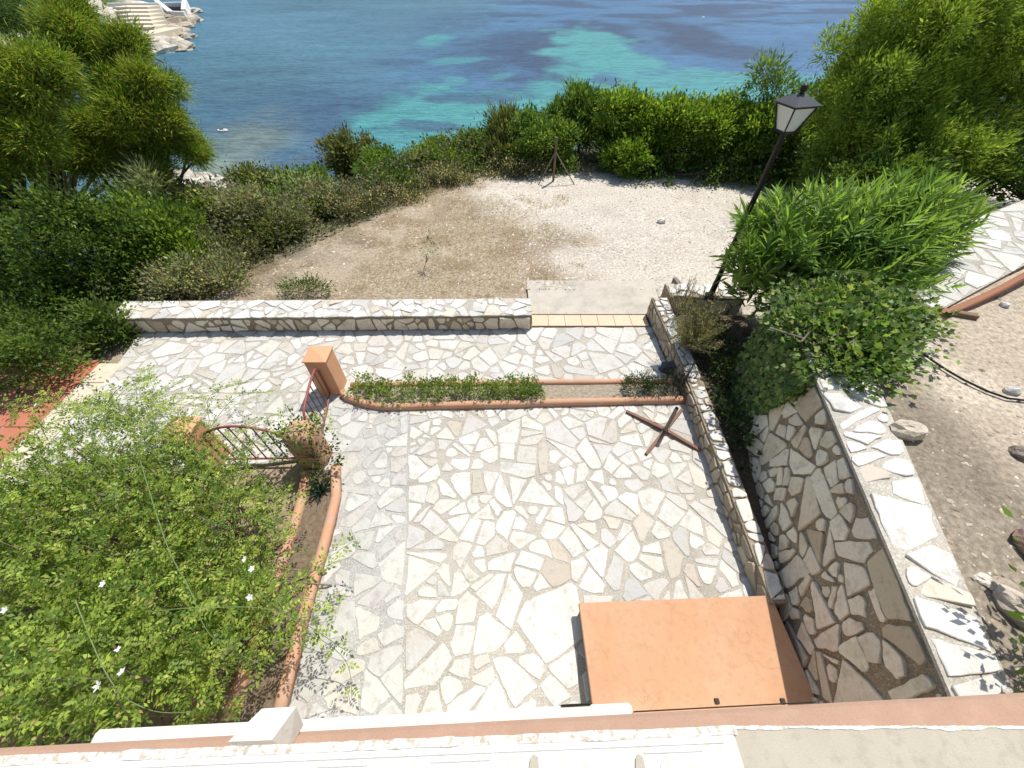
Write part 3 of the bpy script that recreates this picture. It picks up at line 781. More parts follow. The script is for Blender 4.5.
# ================================================================== TERRACOTTA RAILED PLANTERS
def rail(mb, pts, w=.055, h=.115):
    """rounded-top low kerb following pts"""
    pts = [Vector(p) for p in pts]; rings = []
    for i, p in enumerate(pts):
        d = (pts[min(i + 1, len(pts) - 1)] - pts[max(i - 1, 0)]).normalized(); s = Vector((d.y, -d.x, 0))
        ring = [p + s * w, p + s * w + Vector((0, 0, h - w))]
        for k in range(1, 6):
            t = math.pi * k / 6; ring.append(p + s * w * math.cos(t) + Vector((0, 0, h - w + w * .85 * math.sin(t))))
        ring += [p - s * w + Vector((0, 0, h - w)), p - s * w]
        rings.append(ring[::-1])
    mb.loft(rings)
def dense(pts, step=.25, jit=.004):
    out = []; rr = random.Random(5)
    for a, c in zip(pts[:-1], pts[1:]):
        n = max(1, int((Vector(c) - Vector(a)).length / step))
        for i in range(n): 
            q = Vector(a).lerp(Vector(c), i / n); out.append((q.x + rr.gauss(0, jit), q.y + rr.gauss(0, jit), q.z + rr.gauss(0, jit)))
    out.append(pts[-1]); return out
pl = thing('railed_planter', 'long narrow planter between two terracotta kerbs across the terrace', 'planter', (0, 3.95, 0))
mb = MB(); rail(mb, dense([(-2.72, 4.10, 0), (-2.62, 3.99, 0), (-2.3, 3.86, 0), (-1.98, 3.80, 0), (2.74, 3.95, 0)])); mb.obj('front_kerb', M['terra_rail'], pl, smooth=True)
mb = MB(); rail(mb, dense([(-2.62, 4.25, 0), (2.66, 4.34, 0)]), .05, .11); mb.obj('back_kerb', M['terra_rail'], pl, smooth=True)
mb = MB(); prism_poly(mb, [(-2.6, 4.22), (-2.5, 4.0), (-1.9, 3.83), (2.7, 3.97), (2.66, 4.32)], .0, .05); mb.c = [(.30, .25, .18)] * len(mb.v); mb.obj('soil', M['soil'], pl, col=True)
pl2 = thing('side_planter', 'curved planter with two terracotta kerbs along the left of the terrace', 'planter', (-2.5, 1.3, 0))
mb = MB(); rail(mb, dense([(-2.42, 2.75, 0), (-2.28, 2.3, 0), (-2.24, 1.6, 0), (-2.22, .9, 0), (-2.16, .1, 0)]), .06, .13); mb.obj('outer_kerb', M['terra_rail'], pl2, smooth=True)
mb = MB(); rail(mb, dense([(-2.78, 2.65, 0), (-2.7, 2.2, 0), (-2.66, 1.5, 0), (-2.62, .1, 0)]), .06, .13); mb.obj('inner_kerb', M['terra_rail'], pl2, smooth=True)
mb = MB(); prism_poly(mb, [(-2.75, 2.7), (-2.64, .1), (-2.18, .1), (-2.26, 1.60), (-2.30, 2.3), (-2.42, 2.7)], .0, .05); mb.c = [(.17, .125, .085)] * len(mb.v); mb.obj('soil', M['soil'], pl2, col=True)

# gate pillars
def pillar(label, x0, y0, s, h, domed):
    t = thing('gate_pillar', label, 'pillar', (x0 + s / 2, y0 + s / 2, 0), 'terracotta gate pillars')
    mb = MB()
    if not domed:
        mb.box((x0, y0, -.05), (x0 + s, y0 + s, h), bev=.012); mb.obj('shaft', M['terra'], t)
        mb = MB(); c = .012
        mb.add([(x0 - c, y0 - c, h), (x0 + s + c, y0 - c, h), (x0 + s + c, y0 + s + c, h), (x0 - c, y0 + s + c, h), (x0 - c, y0 - c, h + .02), (x0 + s + c, y0 - c, h + .02), (x0 + s + c, y0 + s + c, h + .02), (x0 - c, y0 + s + c, h + .02), (x0 + s / 2, y0 + s / 2, h + .055)],
               [(3, 2, 1, 0), (0, 1, 5, 4), (1, 2, 6, 5), (2, 3, 7, 6), (3, 0, 4, 7), (4, 5, 8), (5, 6, 8), (6, 7, 8), (7, 4, 8)])
        mb.obj('cap', M['terra'], t)
    else:
        rings = []
        cx, cy = x0 + s / 2, y0 + s / 2
        for k in range(11):
            z = -.05 + (h - .1) * k / 5 if k <= 5 else h - .15 + .17 * math.sin((k - 5) / 5 * math.pi / 2)
            sc = 1.0 if k <= 5 else max(.08, math.cos((k - 5) / 5 * math.pi / 2) ** .6)
            rings.append([(cx + s / 2 * sc * math.copysign(abs(math.cos(a)) ** .6, math.cos(a)), cy + s / 2 * sc * math.copysign(abs(math.sin(a)) ** .6, math.sin(a)), z) for a in [2 * math.pi * (j + .5) / 20 for j in range(20)]])
        mb.loft(rings); mb.obj('shaft', M['terra_rail'], t, smooth=True)
    return t
pillar('square terracotta gate pillar at the end of the long planter', -3.08, 4.08, .33, .74, False)
pillar('rounded terracotta gate pillar overgrown with creeper between the two gates', -2.94, 2.72, .38, .72, True)
pillar('terracotta gate pillar half hidden behind the jasmine', -4.36, 2.7, .34, .76, False)

def gate(label, p0, p1, z0, zt, arch, nb):
    p0, p1 = Vector(p0), Vector(p1)
    t = thing('metal_gate', label, 'gate', p0, 'red metal gates')
    def top(s): return zt + arch * math.sin(math.pi * min(1, max(0, s))) - .10 * max(0, 1 - s / .12) ** 2 - .10 * max(0, 1 - (1 - s) / .12) ** 2
    mb = MB(); path = [p0.lerp(p1, 0) + Vector((0, 0, z0))] + [p0.lerp(p1, s) + Vector((0, 0, top(s))) for s in np.linspace(0, 1, 15)] + [p1 + Vector((0, 0, z0))]
    mb.tube(path, .017, 8); mb.obj('frame', M['redmetal'], t, smooth=True)
    mb = MB(); mb.tube([p0 + Vector((0, 0, z0)), p1 + Vector((0, 0, z0))], .015, 6); mb.obj('bottom_rail', M['redmetal'], t)
    for k in range(1, nb + 1):
        s = k / (nb + 1); mb = MB(); q = p0.lerp(p1, s); mb.tube([q + Vector((0, 0, z0)), q + Vector((0, 0, top(s)))], .009, 6); mb.obj('bar', M['rust'], t)
    return t
gate('small red metal gate leaf hinged on the square pillar', (-2.90, 4.05, 0), (-2.76, 3.12, 0), .09, .70, .03, 6)
gate('small arched red metal gate half hidden by the jasmine', (-3.97, 2.84, 0), (-2.97, 2.86, 0), .09, .68, .17, 6)

# ================================================================== TERRACOTTA TOPPED BENCH AT THE HOUSE
bt = thing('masonry_bench', 'low terracotta painted slab on dark sides in the corner by the house', 'slab', (1.6, .5, 0))
mb = MB()
x0, x1, y0, y1, zt = .70, 2.75, -.25, 1.03, .23
mb.box((x0, y0, zt - .05), (x1, y1, zt), bev=.006, rz=.035, piv=(x0, y1)); mb.obj('top_slab', M['terra_slab'], bt)
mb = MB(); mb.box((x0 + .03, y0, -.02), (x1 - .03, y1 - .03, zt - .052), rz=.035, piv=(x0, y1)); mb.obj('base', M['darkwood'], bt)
mb = MB(); mb.box((x0 + .005, y0, .10), (x0 + .028, y1 - .06, .125), rz=.035, piv=(x0, y1)); mb.obj('trim', M['greywood'], bt)

for px_ in (717, 783):
    q = P(px_, 701, .24); mb = MB(); mb.box((q.x - .02, q.y - .02, .228), (q.x + .02, q.y + .02, .25), bev=.004); mb.obj('hinge', M['darkwood'], bt)
# ================================================================== HOUSE (below the photographer)
hs = thing('house', 'white and terracotta house front with balcony balustrade right below', 'house', (0, -.6, 0))
sl = .041; rz = math.atan(sl)
mb = MB(); mb.box((-7, -3.2, -.1), (5.5, -.16, 3.55), bev=.01, rz=rz, piv=(0, 0)); mb.obj('wall', M['whitewash'], hs)
mb = MB(); mb.box((-6, -.35, 2.28), (5.2, .052, 2.40), bev=.015, rz=rz, piv=(0, 0)); mb.obj('string_course', M['terra_dark'], hs)
mb = MB(); mb.box((-2.0, -.2, 2.17), (.60, .098, 2.30), bev=.015, rz=rz * .95, piv=(0, 0)); mb.obj('ledge', M['rail_white'], hs)
mb = MB(); mb.box((.6, .058, 2.29), (1.5, .063, 2.33), rz=rz, piv=(0, 0)); mb.box((.25, .0985, 2.22), (.40, .103, 2.31), rz=rz, piv=(0, 0)); mb.obj('drip_strip', M['darkwood'], hs)
# balustrade coping, 1 m under the camera
zc = 3.80
mb = MB()
mb.box((-2.4, -.16, zc - .16), (.425, -.0035, zc), bev=.004, rz=.031, piv=(0, 0)); 
bal = mb.obj('balustrade', M['rail_white'], hs)
mb = MB(); rr = random.Random(9)
rings = []
for x in np.linspace(-2.4, .43, 140):
    y = .031 * x; j = rr.gauss(0, .0006); k = rr.gauss(0, .0005)
    rings.append([(x, y - .02, zc - .04), (x, y + .001 + j, zc - .04), (x, y + .001 + j, zc + .0015 + k), (x, y - .0125 + k, zc + .0012 + j)])
mb.loft([r_[::-1] for r_ in rings]); mb.obj('weathered_edge', M['white_fine'], bal)
mb = MB()
for x0_ in (-.9, -.62, -.34, -.06):
    pass
mb.tube([(x, .031 * x - .021, zc - .0032) for x in np.linspace(-2.4, .40, 12)], .005, 8); mb.obj('moulding', M['rail_white'], bal)
for xx in (-.60, -.375, -.15, .245):
    mb = MB()
    mb.box((xx, -.034, zc - .004), (xx + .11, -.030, zc + .0015), rz=.031, piv=(0, 0), bev=.001)
    rings = [[(xx + .055 + .03 * math.cos(a) * k, .031 * xx - .052 + .016 * math.sin(a) * k, zc + h_) for a in np.linspace(0, 2 * math.pi, 16, endpoint=False)] for k, h_ in ((1, -.002), (.93, .0015), (.6, .003))]
    mb.loft(rings)
    mb.obj('relief', M['rail_white'], bal)
for xx in (.028, .222):
    mb = MB(); mb.add([(xx, -.06, zc + .001), (xx + .022, -.06, zc + .001), (xx + .020, -.030, zc + .001), (xx + .012, -.026, zc + .001), (xx + .006, -.032, zc + .001),
                       (xx, -.06, zc + .004), (xx + .022, -.06, zc + .004), (xx + .020, -.030, zc + .004), (xx + .012, -.026, zc + .004), (xx + .006, -.032, zc + .004)],
                      [(4, 3, 2, 1, 0), (5, 6, 7, 8, 9)] + [(j, (j + 1) % 5, (j + 1) % 5 + 5, j + 5) for j in range(5)])
    mb.obj('gap_shade', M['concrete'], bal)  # raised plates, their grey-brown standing in for shaded holes in the balustrade
mb = MB(); mb.loft([[(x, -.25, zc - .2), (x, .0115 + rr.gauss(0, .0008), zc - .2), (x, .0115 + rr.gauss(0, .0008), zc - .012), (x, -.25, zc - .012)][::-1] for x in np.linspace(.42, 2.6, 110)])
mb.obj('parapet', M['concrete'], hs)
mb = MB(); fw_ = fbm(np.linspace(0, 60, 400), np.zeros(400), 5, 4)
mb.loft([[(x, .0118 - .0085 * float(w_) ** 1.5, zc - .02), (x, .0136, zc - .02), (x, .0136 + rr.gauss(0, .0003), zc - .0105), (x, .0122 - .0085 * float(w_) ** 1.5, zc - .0105)][::-1] for x, w_ in zip(np.linspace(.43, 2.6, 400), fw_)])
mb.obj('flaking_edge', M['white_fine'], hs)
# loose white block lying on the terracotta course
bk_ = P(243, 742, 2.40); bk2 = P(292, 740, 2.40)
mb = MB()
mb.add([(-1.23, -.06, 2.402), (-1.0, -.055, 2.402), (-.965, .035, 2.402), (-1.19, .03, 2.402), (-1.19, -.02, 2.58), (-1.01, -.015, 2.58), (-.935, .092, 2.61), (-1.08, .085, 2.61)],
       [(3, 2, 1, 0), (4, 5, 6, 7), (0, 1, 5, 4), (1, 2, 6, 5), (2, 3, 7, 6), (3, 0, 4, 7)])
mb.obj('white_block', M['white'], None, label='loose white plaster block lying on the terracotta band of the house', cat='block')

# ================================================================== LAMP POST
LX, LY, LZ = 3.72, 6.12, .44
lp = thing('street_lamp', 'black garden lamp post with a four sided lantern beside the oleander', 'lamp post', (LX, LY, LZ))
mb = MB(); mb.tube([(LX, LY, LZ), (LX, LY, LZ + .05)], .11, 14); mb.tube([(LX, LY, LZ + .03), (LX, LY, LZ + .35), (LX, LY, LZ + .4)], [.055, .05, .04], 12); mb.obj('base', M['black'], lp, smooth=False)
mb = MB(); mb.tube([(LX, LY, LZ + .3), (LX, LY, 3.10), (LX, LY, 3.145)], [.046, .038, .06], 12); mb.obj('pole', M['black'], lp, smooth=True)
def ring4(h, z, rot=.25): return [(LX + 1.0 * h * math.sqrt(2) * math.cos(rot + math.pi / 4 + k * math.pi / 2), LY + 1.0 * h * math.sqrt(2) * math.sin(rot + math.pi / 4 + k * math.pi / 2), z) for k in range(4)]
ln = MB(); ln.loft([ring4(.085, 3.14), ring4(.085, 3.17)]); ln.loft([ring4(.168, 3.445), ring4(.172, 3.465)])
lr0, lr1 = ring4(.086, 3.15), ring4(.168, 3.45)
for k in range(4): ln.tube([lr0[k], lr1[k]], .011, 6)
lan = ln.obj('lantern_frame', M['black'], lp)
gl = MB(); gl.loft([ring4(.076, 3.162), ring4(.156, 3.444)]); gl.obj('glass_panes', M['glass'], lan)
rf = MB(); rf.loft([ring4(.20, 3.465), ring4(.205, 3.478), ring4(.055, 3.565), ring4(.03, 3.575)]); rf.obj('lantern_roof', M['roofgrey'], lp)
fn = MB(); fn.tube([(LX, LY, 3.565), (LX, LY, 3.59), (LX, LY, 3.61), (LX, LY, 3.64), (LX, LY, 3.665), (LX, LY, 3.68)], [.04, .024, .04, .046, .032, .008], 12); fn.obj('finial', M['black'], lp, smooth=True)

# ================================================================== PARASOL BASE, ROCKS, HOSE, POSTS
pb = thing('parasol_base', 'rusty cross shaped parasol base with upright tube standing on the terrace', 'parasol base', (2.29, 3.40, 0))
c = Vector((2.27, 3.36, .05))
for ex, ey in ((1.77, 3.73), (2.69, 3.02), (1.9, 2.96), (2.64, 3.76)):
    e_ = Vector((ex, ey, .022)); mb = MB(); mb.tube([c, c.lerp(e_, .18) + Vector((0, 0, .0)), e_], [.036, .034, .03], 4); mb.obj('arm', M['rust'], pb)
mb = MB(); mb.tube([c - Vector((0, 0, .02)), c + Vector((0.01, .0, .52))], .026, 10, cap=False); mb.tube([c + Vector((0, 0, -.03)), c + Vector((0, 0, .06))], .04, 10); mb.obj('tube', M['greywood'], pb)

def rock(name, label, cat, p, r_, seed, c=(.5, .44, .35), flat=.6, group=None, parent=None, mat='rock'):
    rng = np.random.default_rng(seed); mb = MB(); rings = []; n = 10
    off = rng.random(3) * 50
    vs = []
    for i in range(1, 8):
        th = math.pi * i / 8
        for k in range(n):
            ph = 2 * math.pi * k / n
            d = np.array([math.sin(th) * math.cos(ph), math.sin(th) * math.sin(ph), math.cos(th)])
            q = .7 + .7 * float(fbm(d[0] * 1.6 + off[0], d[1] * 1.6 + d[2] * 2 + off[1], seed, 3))
            q *= 1 if rng.random() > .2 else .88
            vs.append(p + Vector((d[0] * r_[0] * q, d[1] * r_[1] * q, d[2] * r_[2] * q)))
    fs = [tuple((i * n + k, i * n + (k + 1) % n, (i + 1) * n + (k + 1) % n, (i + 1) * n + k))[::-1] for i in range(6) for k in range(n)]
    fs += [tuple(range(n)), tuple(range(6 * n, 7 * n))[::-1]]
    mb.add(vs, fs, c)
    return mb.obj(name, M[mat], None, col=True, label=label, cat=cat, group=group, loc=p)
def gz(p): return float(ground_z(p.x, p.y))
def on_ground(px, py, z):
    p = P(px, py, z); p.z = gz(p); p = P(px, py, p.z); p.z = gz(p); return p
g_ = 'loose rocks on the bare soil'
p = on_ground(905, 433, 1.60); rock('rock', 'pale cream rock lying against the retaining wall coping', 'rock', p + Vector((0, 0, .05)), (.17, .11, .10), 1, (.55, .47, .36), group=g_)
p = on_ground(1022, 552, 1.60); rock('rock', 'dark grey brown rock at the right edge of the soil', 'rock', p + Vector((.08, 0, .05)), (.12, .17, .11), 2, (.28, .18, .15), group=g_)
p = on_ground(1010, 608, 1.60); rock('rock', 'long greyish rock beside the plant at the wall foot', 'rock', p + Vector((.02, 0, .03)), (.11, .15, .08), 3, (.42, .36, .29), group=g_)
p = on_ground(1018, 590, 1.60); rock('rock', 'flat tan rock between the dark rock and the coping', 'rock', p + Vector((-.1, .02, .01)), (.10, .08, .05), 14, (.40, .33, .25), group=g_)
p = on_ground(984, 580, 1.60); rock('rock', 'small flat white stone on the soil next to the coping', 'rock', p, (.06, .05, .03), 4, (.55, .50, .42), group=g_)
p = on_ground(1003, 306, 1.60); rock('rock', 'small round white stone on the soil below the kerb', 'rock', p + Vector((0, 0, .02)), (.055, .05, .04), 5, (.66, .63, .56), group=g_)
p = on_ground(921, 352, 1.60); rock('rock', 'white stone at the ivy end of the hose', 'rock', p + Vector((0, 0, .03)), (.09, .08, .06), 6, (.6, .56, .5), group=g_)
p = on_ground(1010, 392, 1.60); rock('rock', 'white stone beside the hose at the right edge', 'rock', p + Vector((0, 0, .02)), (.09, .06, .05), 7, (.6, .56, .5), group=g_)
p = on_ground(1020, 455, 1.60); rock('rock', 'grey stone half sunk in the soil below the hose', 'rock', p + Vector((0, 0, .01)), (.11, .09, .06), 8, (.20, .17, .14), group=g_)
p = P(661, 222, .2); p.z = gz(p); rock('rock', 'white stone alone on the pale gravel yard', 'rock', p + Vector((0, 0, .04)), (.11, .08, .07), 9, (.72, .70, .66))
p = P(669, 368, 0); rock('rock', 'dark grey lump standing in for the lantern shadow at the back kerb of the long planter', 'rock', p + Vector((0, -.04, .05)), (.19, .12, .15), 10, (.085, .085, .085))  # dark lump in place of the lantern's cast shadow on the path
p = Vector((3.35, 5.15, 0.02)); rock('rock', 'pale rough stone in the shaded planting bed', 'rock', p, (.2, .16, .12), 12, (.45, .41, .35))
p = Vector((2.95, 5.35, .30)); rock('rock', 'white boulder on top of the bed wall beneath the dry bush', 'rock', p, (.17, .14, .10), 13, (.58, .55, .5))
# dark broken board by the kerb
p0 = on_ground(940, 315, 1.60); p1 = on_ground(960, 323, 1.60)
mb = MB(); mb.box((p0.x - .02, p0.y - .04, p0.z - .02), (p0.x + .42, p0.y + .04, p0.z + .06), rz=-.35); mb.obj('broken_board', M['postwood'], None, label='short dark brown board half buried beside the ivy', cat='board')
# plank stump near the lamp
p = P(674, 291, .2); mb = MB(); mb.box((p.x - .04, p.y - .13, .1), (p.x + .04, p.y + .13, .44), rz=.15); mb.obj('stump_post', M['greywood'], None, label='short grey wooden stump at the yard end of the bed wall', cat='post')
p = P(652, 305, .2)
mb = MB(); hp = []
for px, py in ((918, 353), (930, 362), (945, 372), (962, 382), (985, 393), (1005, 400), (1030, 403), (1070, 410)):
    q = on_ground(px, py, 1.60); hp.append(q + Vector((0, 0, .03)))
mb.tube(hp, .012, 8); mb.obj('garden_hose', M['hose'], None, smooth=True, label='black irrigation hose lying across the bare soil', cat='hose')
mb = MB(); hp = [Vector((2.62, 4.0, .28)), Vector((2.8, 4.25, .46)), Vector((3.0, 4.55, .42)), Vector((3.3, 4.7, .15)), Vector((3.7, 4.5, .06))]
mb.tube(hp, .014, 8); mb.obj('irrigation_pipe', M['hose'], None, smooth=True, label='black pipe looping over the bed wall into the shade', cat='pipe')
# braced wooden fence post at the yard edge
fp = PY(553, 184, 12.25); fp.z = gz(fp)
t = thing('fence_post', 'wooden fence post with two diagonal braces in the scrub at the yard edge', 'post', fp)
mb = MB(); mb.tube([fp, fp + Vector((.01, 0, 1.15))], .035, 8); mb.obj('post', M['postwood'], t)
for dx in (-.45, .6):
    mb = MB(); mb.tube([fp + Vector((dx, -.25, .0)), fp + Vector((.0, -.05, .8))], .016, 8); mb.obj('brace', M['greywood'], t)

# ================================================================== FAR HEADLAND AND BATHING TERRACE
hx = np.linspace(-330, -62, 150); hy = np.linspace(60, 420, 170)
HX, HY = np.meshgrid(hx, hy)
coastY = [60, 75, 95, 115, 135, 150, 165, 185, 210, 235, 260, 300, 420]
coastX = [-66, -76, -92, -104, -100, -98, -104, -112, -122, -142, -190, -260, -330]
cx_ = np.interp(HY, coastY, coastX) + 9 * (fbm(HX * .06, HY * .06, 77, 4) - .5)
dl = cx_ - HX
rk = fbm(HX * .16, HY * .16, 79, 4)
HZ = ZSEA - 1.2 + 1.2 * sstep(-2, 1, dl) + np.clip(dl, 0, 45) * .13 * (.5 + rk) + 2.0 * (rk - .5) * sstep(0, 5, dl)
HZ = np.where(dl < -1.5, ZSEA - 3, HZ)
HC = np.array([.44, .39, .31]) * (1 + 1.1 * (rk - .5))[..., None]
gr = sstep(24, 34, dl + 8 * (rk - .5)) * (1 - sstep(.55, .7, fbm(HX * .05, HY * .05, 83))); HC = HC + (np.array([.07, .12, .03]) - HC) * gr[..., None]
wet = 1 - sstep(0, 2.5, dl + 3 * (rk - .5)); HC = HC + (np.array([.20, .155, .10]) - HC) * wet[..., None] * .8
ny, nx = HX.shape; idx = np.arange(ny * nx).reshape(ny, nx)
F = np.stack([idx[:-1, :-1], idx[:-1, 1:], idx[1:, 1:], idx[1:, :-1]], -1).reshape(-1, 4)
mesh_obj('rocky_shore', np.stack([HX, HY, HZ], -1).reshape(-1, 3), F, M['headrock'], col=HC.reshape(-1, 3), kind='structure', label='rocky headland shore across the bay')
# stepped bathing terrace
q = P(136, 27, -10)
bt = thing('bathing_terrace', 'stepped white concrete bathing terrace on the far rocky shore', 'terrace', (q.x, q.y, ZSEA))
for k in range(6):
    zz = -10 + .4 * k; py = 27 - 4.0 * k; a, c = P(122 - 2.0 * k, py, zz), P(153 - 1.2 * k, py, zz)
    mb = MB(); mb.box((a.x, a.y, ZSEA - 1), (c.x, a.y + 7, zz), bev=.06); mb.obj('step', M['cream'], bt)
a, c = P(128, 35, -10.6), P(147, 35, -10.6); mb = MB(); mb.box((a.x, a.y, ZSEA - 1), (c.x, a.y + 16, -10.6), bev=.06); mb.obj('platform', M['cream'], bt)
zz = -7.5; a, c = P(106, 3, zz), P(158, 3, zz); mb = MB(); mb.box((a.x, a.y, ZSEA), (c.x, a.y + 1, zz), bev=.06); mb.obj('parapet', M['white'], bt)
jt = thing('jetty_wall', 'white angled sea wall and shelter beside the bathing terrace', 'sea wall', P(172, 14, ZSEA))
def bank(pts, w_, dn, name, mat, par):
    mb = MB()
    for a, c in zip(pts[:-1], pts[1:]):
        d = (c - a).normalized(); sd = Vector((d.y, -d.x, 0)) * w_; dn_ = Vector((0, 0, -dn))
        mb.add([a + sd + dn_, c + sd + dn_, c - sd + dn_, a - sd + dn_, a + sd, c + sd, c - sd, a - sd], [(3, 2, 1, 0), (4, 5, 6, 7), (0, 1, 5, 4), (1, 2, 6, 5), (2, 3, 7, 6), (3, 0, 4, 7)])
    mb.obj(name, mat, par)
bank([P(156, 0, -8.2), P(170, 11, -9.6), P(184, 11.5, -9.8)], .8, 4, 'wall', M['white'], jt)
bank([P(153, 6, -9.6), P(167, 17, -10.6)], 2.2, 3, 'ramp', M['greywood'], jt)
bank([P(163, 2.5, -9.0), P(181, 2, -9.0)], .9, 1.2, 'deck', M['white'], jt)
bank([P(163, 6.5, -10), P(181, 6.5, -10)], 2.0, 2, 'floor', M['roofgrey'], jt)
bank([P(184, -2, -8.6), P(183, 9, -9.6)], .7, 4, 'end_wall', M['white'], jt)
# coast road and lawn
p0, p1 = P(128, 62, ZSEA + 6), P(72, -6, ZSEA + 12)
mb = MB(); s = Vector(((p1 - p0).y, -(p1 - p0).x, 0)).normalized() * 2.4
mb.add([p0 - s, p1 - s * 1.6, p1 + s * 1.6, p0 + s, p0 - s - Vector((0, 0, 4)), p1 - s * 1.6 - Vector((0, 0, 4)), p1 + s * 1.6 - Vector((0, 0, 4)), p0 + s - Vector((0, 0, 4))],
       [(0, 1, 2, 3), (7, 6, 5, 4), (0, 4, 5, 1), (1, 5, 6, 2), (2, 6, 7, 3), (3, 7, 4, 0)])
mb.obj('coast_road', M['concrete'], None, kind='structure', label='pale coast road running down to the far shore')
p0, p1, p2, p3 = P(82, -4, ZSEA + 10), P(98, -4, ZSEA + 10), P(113, 20, ZSEA + 6.5), P(102, 18, ZSEA + 6.5)
mb = MB(); pts = [p0, p1, p2, p3]; mb.add(pts + [q - Vector((0, 0, 4)) for q in pts], [(3, 2, 1, 0), (4, 5, 6, 7), (0, 1, 5, 4), (1, 2, 6, 5), (2, 3, 7, 6), (3, 0, 4, 7)]); mb.c = [(.05, .11, .025)] * 8
mb.obj('lawn', M['headrock'], None, col=True, kind='structure', label='green lawn bank beside the coast road')
# shore rocks
spots = [(150, 33, 5), (158, 30, 4), (166, 36, 5), (172, 31, 4), (176, 24, 5), (184, 27, 4), (162, 42, 5), (152, 46, 5), (170, 44, 4), (178, 48, 4), (148, 40, 5), (186, 37, 3), (190, 21, 4), (160, 50, 6), (143, 50, 5), (174, 39, 3), (192, 12, 4), (164, 28, 3)]
rnd = random.Random(3)
for k, (px, py, rr_) in enumerate(spots):
    p = P(px, py, ZSEA + .3); s = rr_ * rnd.uniform(.5, .85)
    rock('shore_rock', 'jagged tan rock on the far shore at the foot of the bathing terrace', 'rock', p, (s * 1.3, s * 1.6, s * .55), 200 + k, rnd.choice([(.42, .36, .28), (.34, .28, .2), (.5, .45, .37)]), group='jagged rocks along the far shore', mat='headrock')
# near shore pale rocks seen under the conifer
for k, (px, py) in enumerate([(180, 178), (196, 182), (188, 186), (205, 186), (214, 182), (176, 186), (222, 188), (168, 182)]):
    p = P(px, py, ZSEA + .3); s = rnd.uniform(.8, 1.7)
    rock('shore_rock', 'pale boulder at the waterline below the garden slope', 'rock', p, (s * 1.2, s, s * .6), 300 + k, (.5, .45, .36), group='pale boulders at the near waterline', mat='headrock')
# buoys
def buoy(label, px, py, r_):
    p = P(px, py, ZSEA); t = thing('mooring_buoy', label, 'buoy', p)
    mb = MB(); mb.tube([p + Vector((0, 0, z_ * r_)) for z_ in (-.9, -.6, -.2, .3, .7, .95, 1.05)], [.3 * r_, .75 * r_, r_, r_, .7 * r_, .3 * r_, .1 * r_], 12); mb.obj('float', M['whitewash'], t, smooth=True)
    mb = MB(); mb.tube([p + Vector((0, 0, r_ * 1.0)), p + Vector((0, 0, r_ * 1.5))], r_ * .12, 6); mb.obj('ring_post', M['black'], t)
buoy('small white buoy far out on the blue water', 703, 18, .55)
fl = P(223, 131, ZSEA)
t = thing('float_boat', 'tiny white inflatable float with dark load near the shallow shore', 'float', fl)
mb = MB(); mb.tube([fl + Vector((.62 * math.cos(a), .30 * math.sin(a), .08)) for a in np.linspace(0, 2 * math.pi, 17)], .13, 8); mb.obj('hull_ring', M['whitewash'], t, smooth=True)
mb = MB(); mb.box((fl.x - .4, fl.y - .15, fl.z + .02), (fl.x + .05, fl.y + .15, fl.z + .3)); mb.obj('load', M['roofgrey'], t)

# ================================================================== PLANTS
def blob(px, py, Y, rx, rz, ry=None, dx=0):
    s = depth_at(px, py, Y) / FPX; p = PY(px, py, Y)
    return (p.x + dx, p.y, p.z, rx * s, (ry if ry else (rx + rz) / 2) * s, rz * s)
G = dict(
    yel=((.085, .15, .018), (.28, .35, .042)), mid=((.06, .11, .02), (.18, .26, .045)), bright=((.08, .145, .018), (.24, .33, .04)),
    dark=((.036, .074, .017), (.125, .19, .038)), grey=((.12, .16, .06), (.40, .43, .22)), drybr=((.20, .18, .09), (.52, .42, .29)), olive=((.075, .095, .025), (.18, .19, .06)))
def conifer(label, blobs, n, cols, seed, base, bias=(.1, 0, -.2), L=.09, W=.015, nb=40, r0=.14, per=60, spread=.075, fill=.3, group=None, up=.25, alt=None, alt_p=0):
    return plant('pine_tree', label, 'tree', blobs, n, L, W, *cols, base=base, seed=seed, mat='leaf_soft', per=per, spread=spread, fill=fill, lump=.45,
                 low=-.7, up=up, bias=bias, r0=r0, nb=nb, trunk='trunk', crown='crown', group=group, jit=.2, flat=.25, alt=alt, alt_p=alt_p, lobes=6, lr=(.34, .54), core=.78, nj=.3)
# --- left conifers
bs = [blob(30, 82, 8.3, 34, 22), blob(2, 112, 8.0, 34, 24), blob(28, 138, 7.8, 28, 18), blob(56, 78, 8.6, 22, 17), blob(-40, 80, 8.2, 50, 55), blob(0, 160, 7.6, 40, 22)]
conifer('yellow green conifer filling the left edge, its crown cut by the frame', bs, 120000, G['yel'], 1, (-11.0, 8.0, float(ground_z(-11.0, 8.0))), alt=(.32, .25, .04), alt_p=.06)
bs = [blob(70, 45, 10.3, 26, 24), blob(80, 18, 10.8, 15, 15), blob(124, 48, 10.6, 22, 15), blob(150, 84, 10.2, 24, 18), blob(122, 88, 10.0, 24, 18), blob(160, 112, 10.0, 20, 18), blob(128, 120, 9.7, 30, 20), blob(96, 124, 9.5, 24, 18),
      blob(152, 142, 9.8, 22, 16), blob(190, 148, 10.1, 12, 19), blob(150, 168, 9.5, 28, 11), blob(96, 160, 9.2, 30, 16)]
conifer('feathery conifer with rounded clumps reaching over the water', bs, 165000, G['yel'], 2, (-10.0, 9.7, float(ground_z(-10.0, 9.7))), alt=(.34, .25, .05), alt_p=.08)
bs = [blob(18, 12, 12.5, 34, 30), blob(-30, 10, 12.5, 50, 40), blob(48, 40, 12.3, 22, 30), blob(60, 115, 11.5, 50, 45), blob(130, 185, 11.5, 45, 16)]
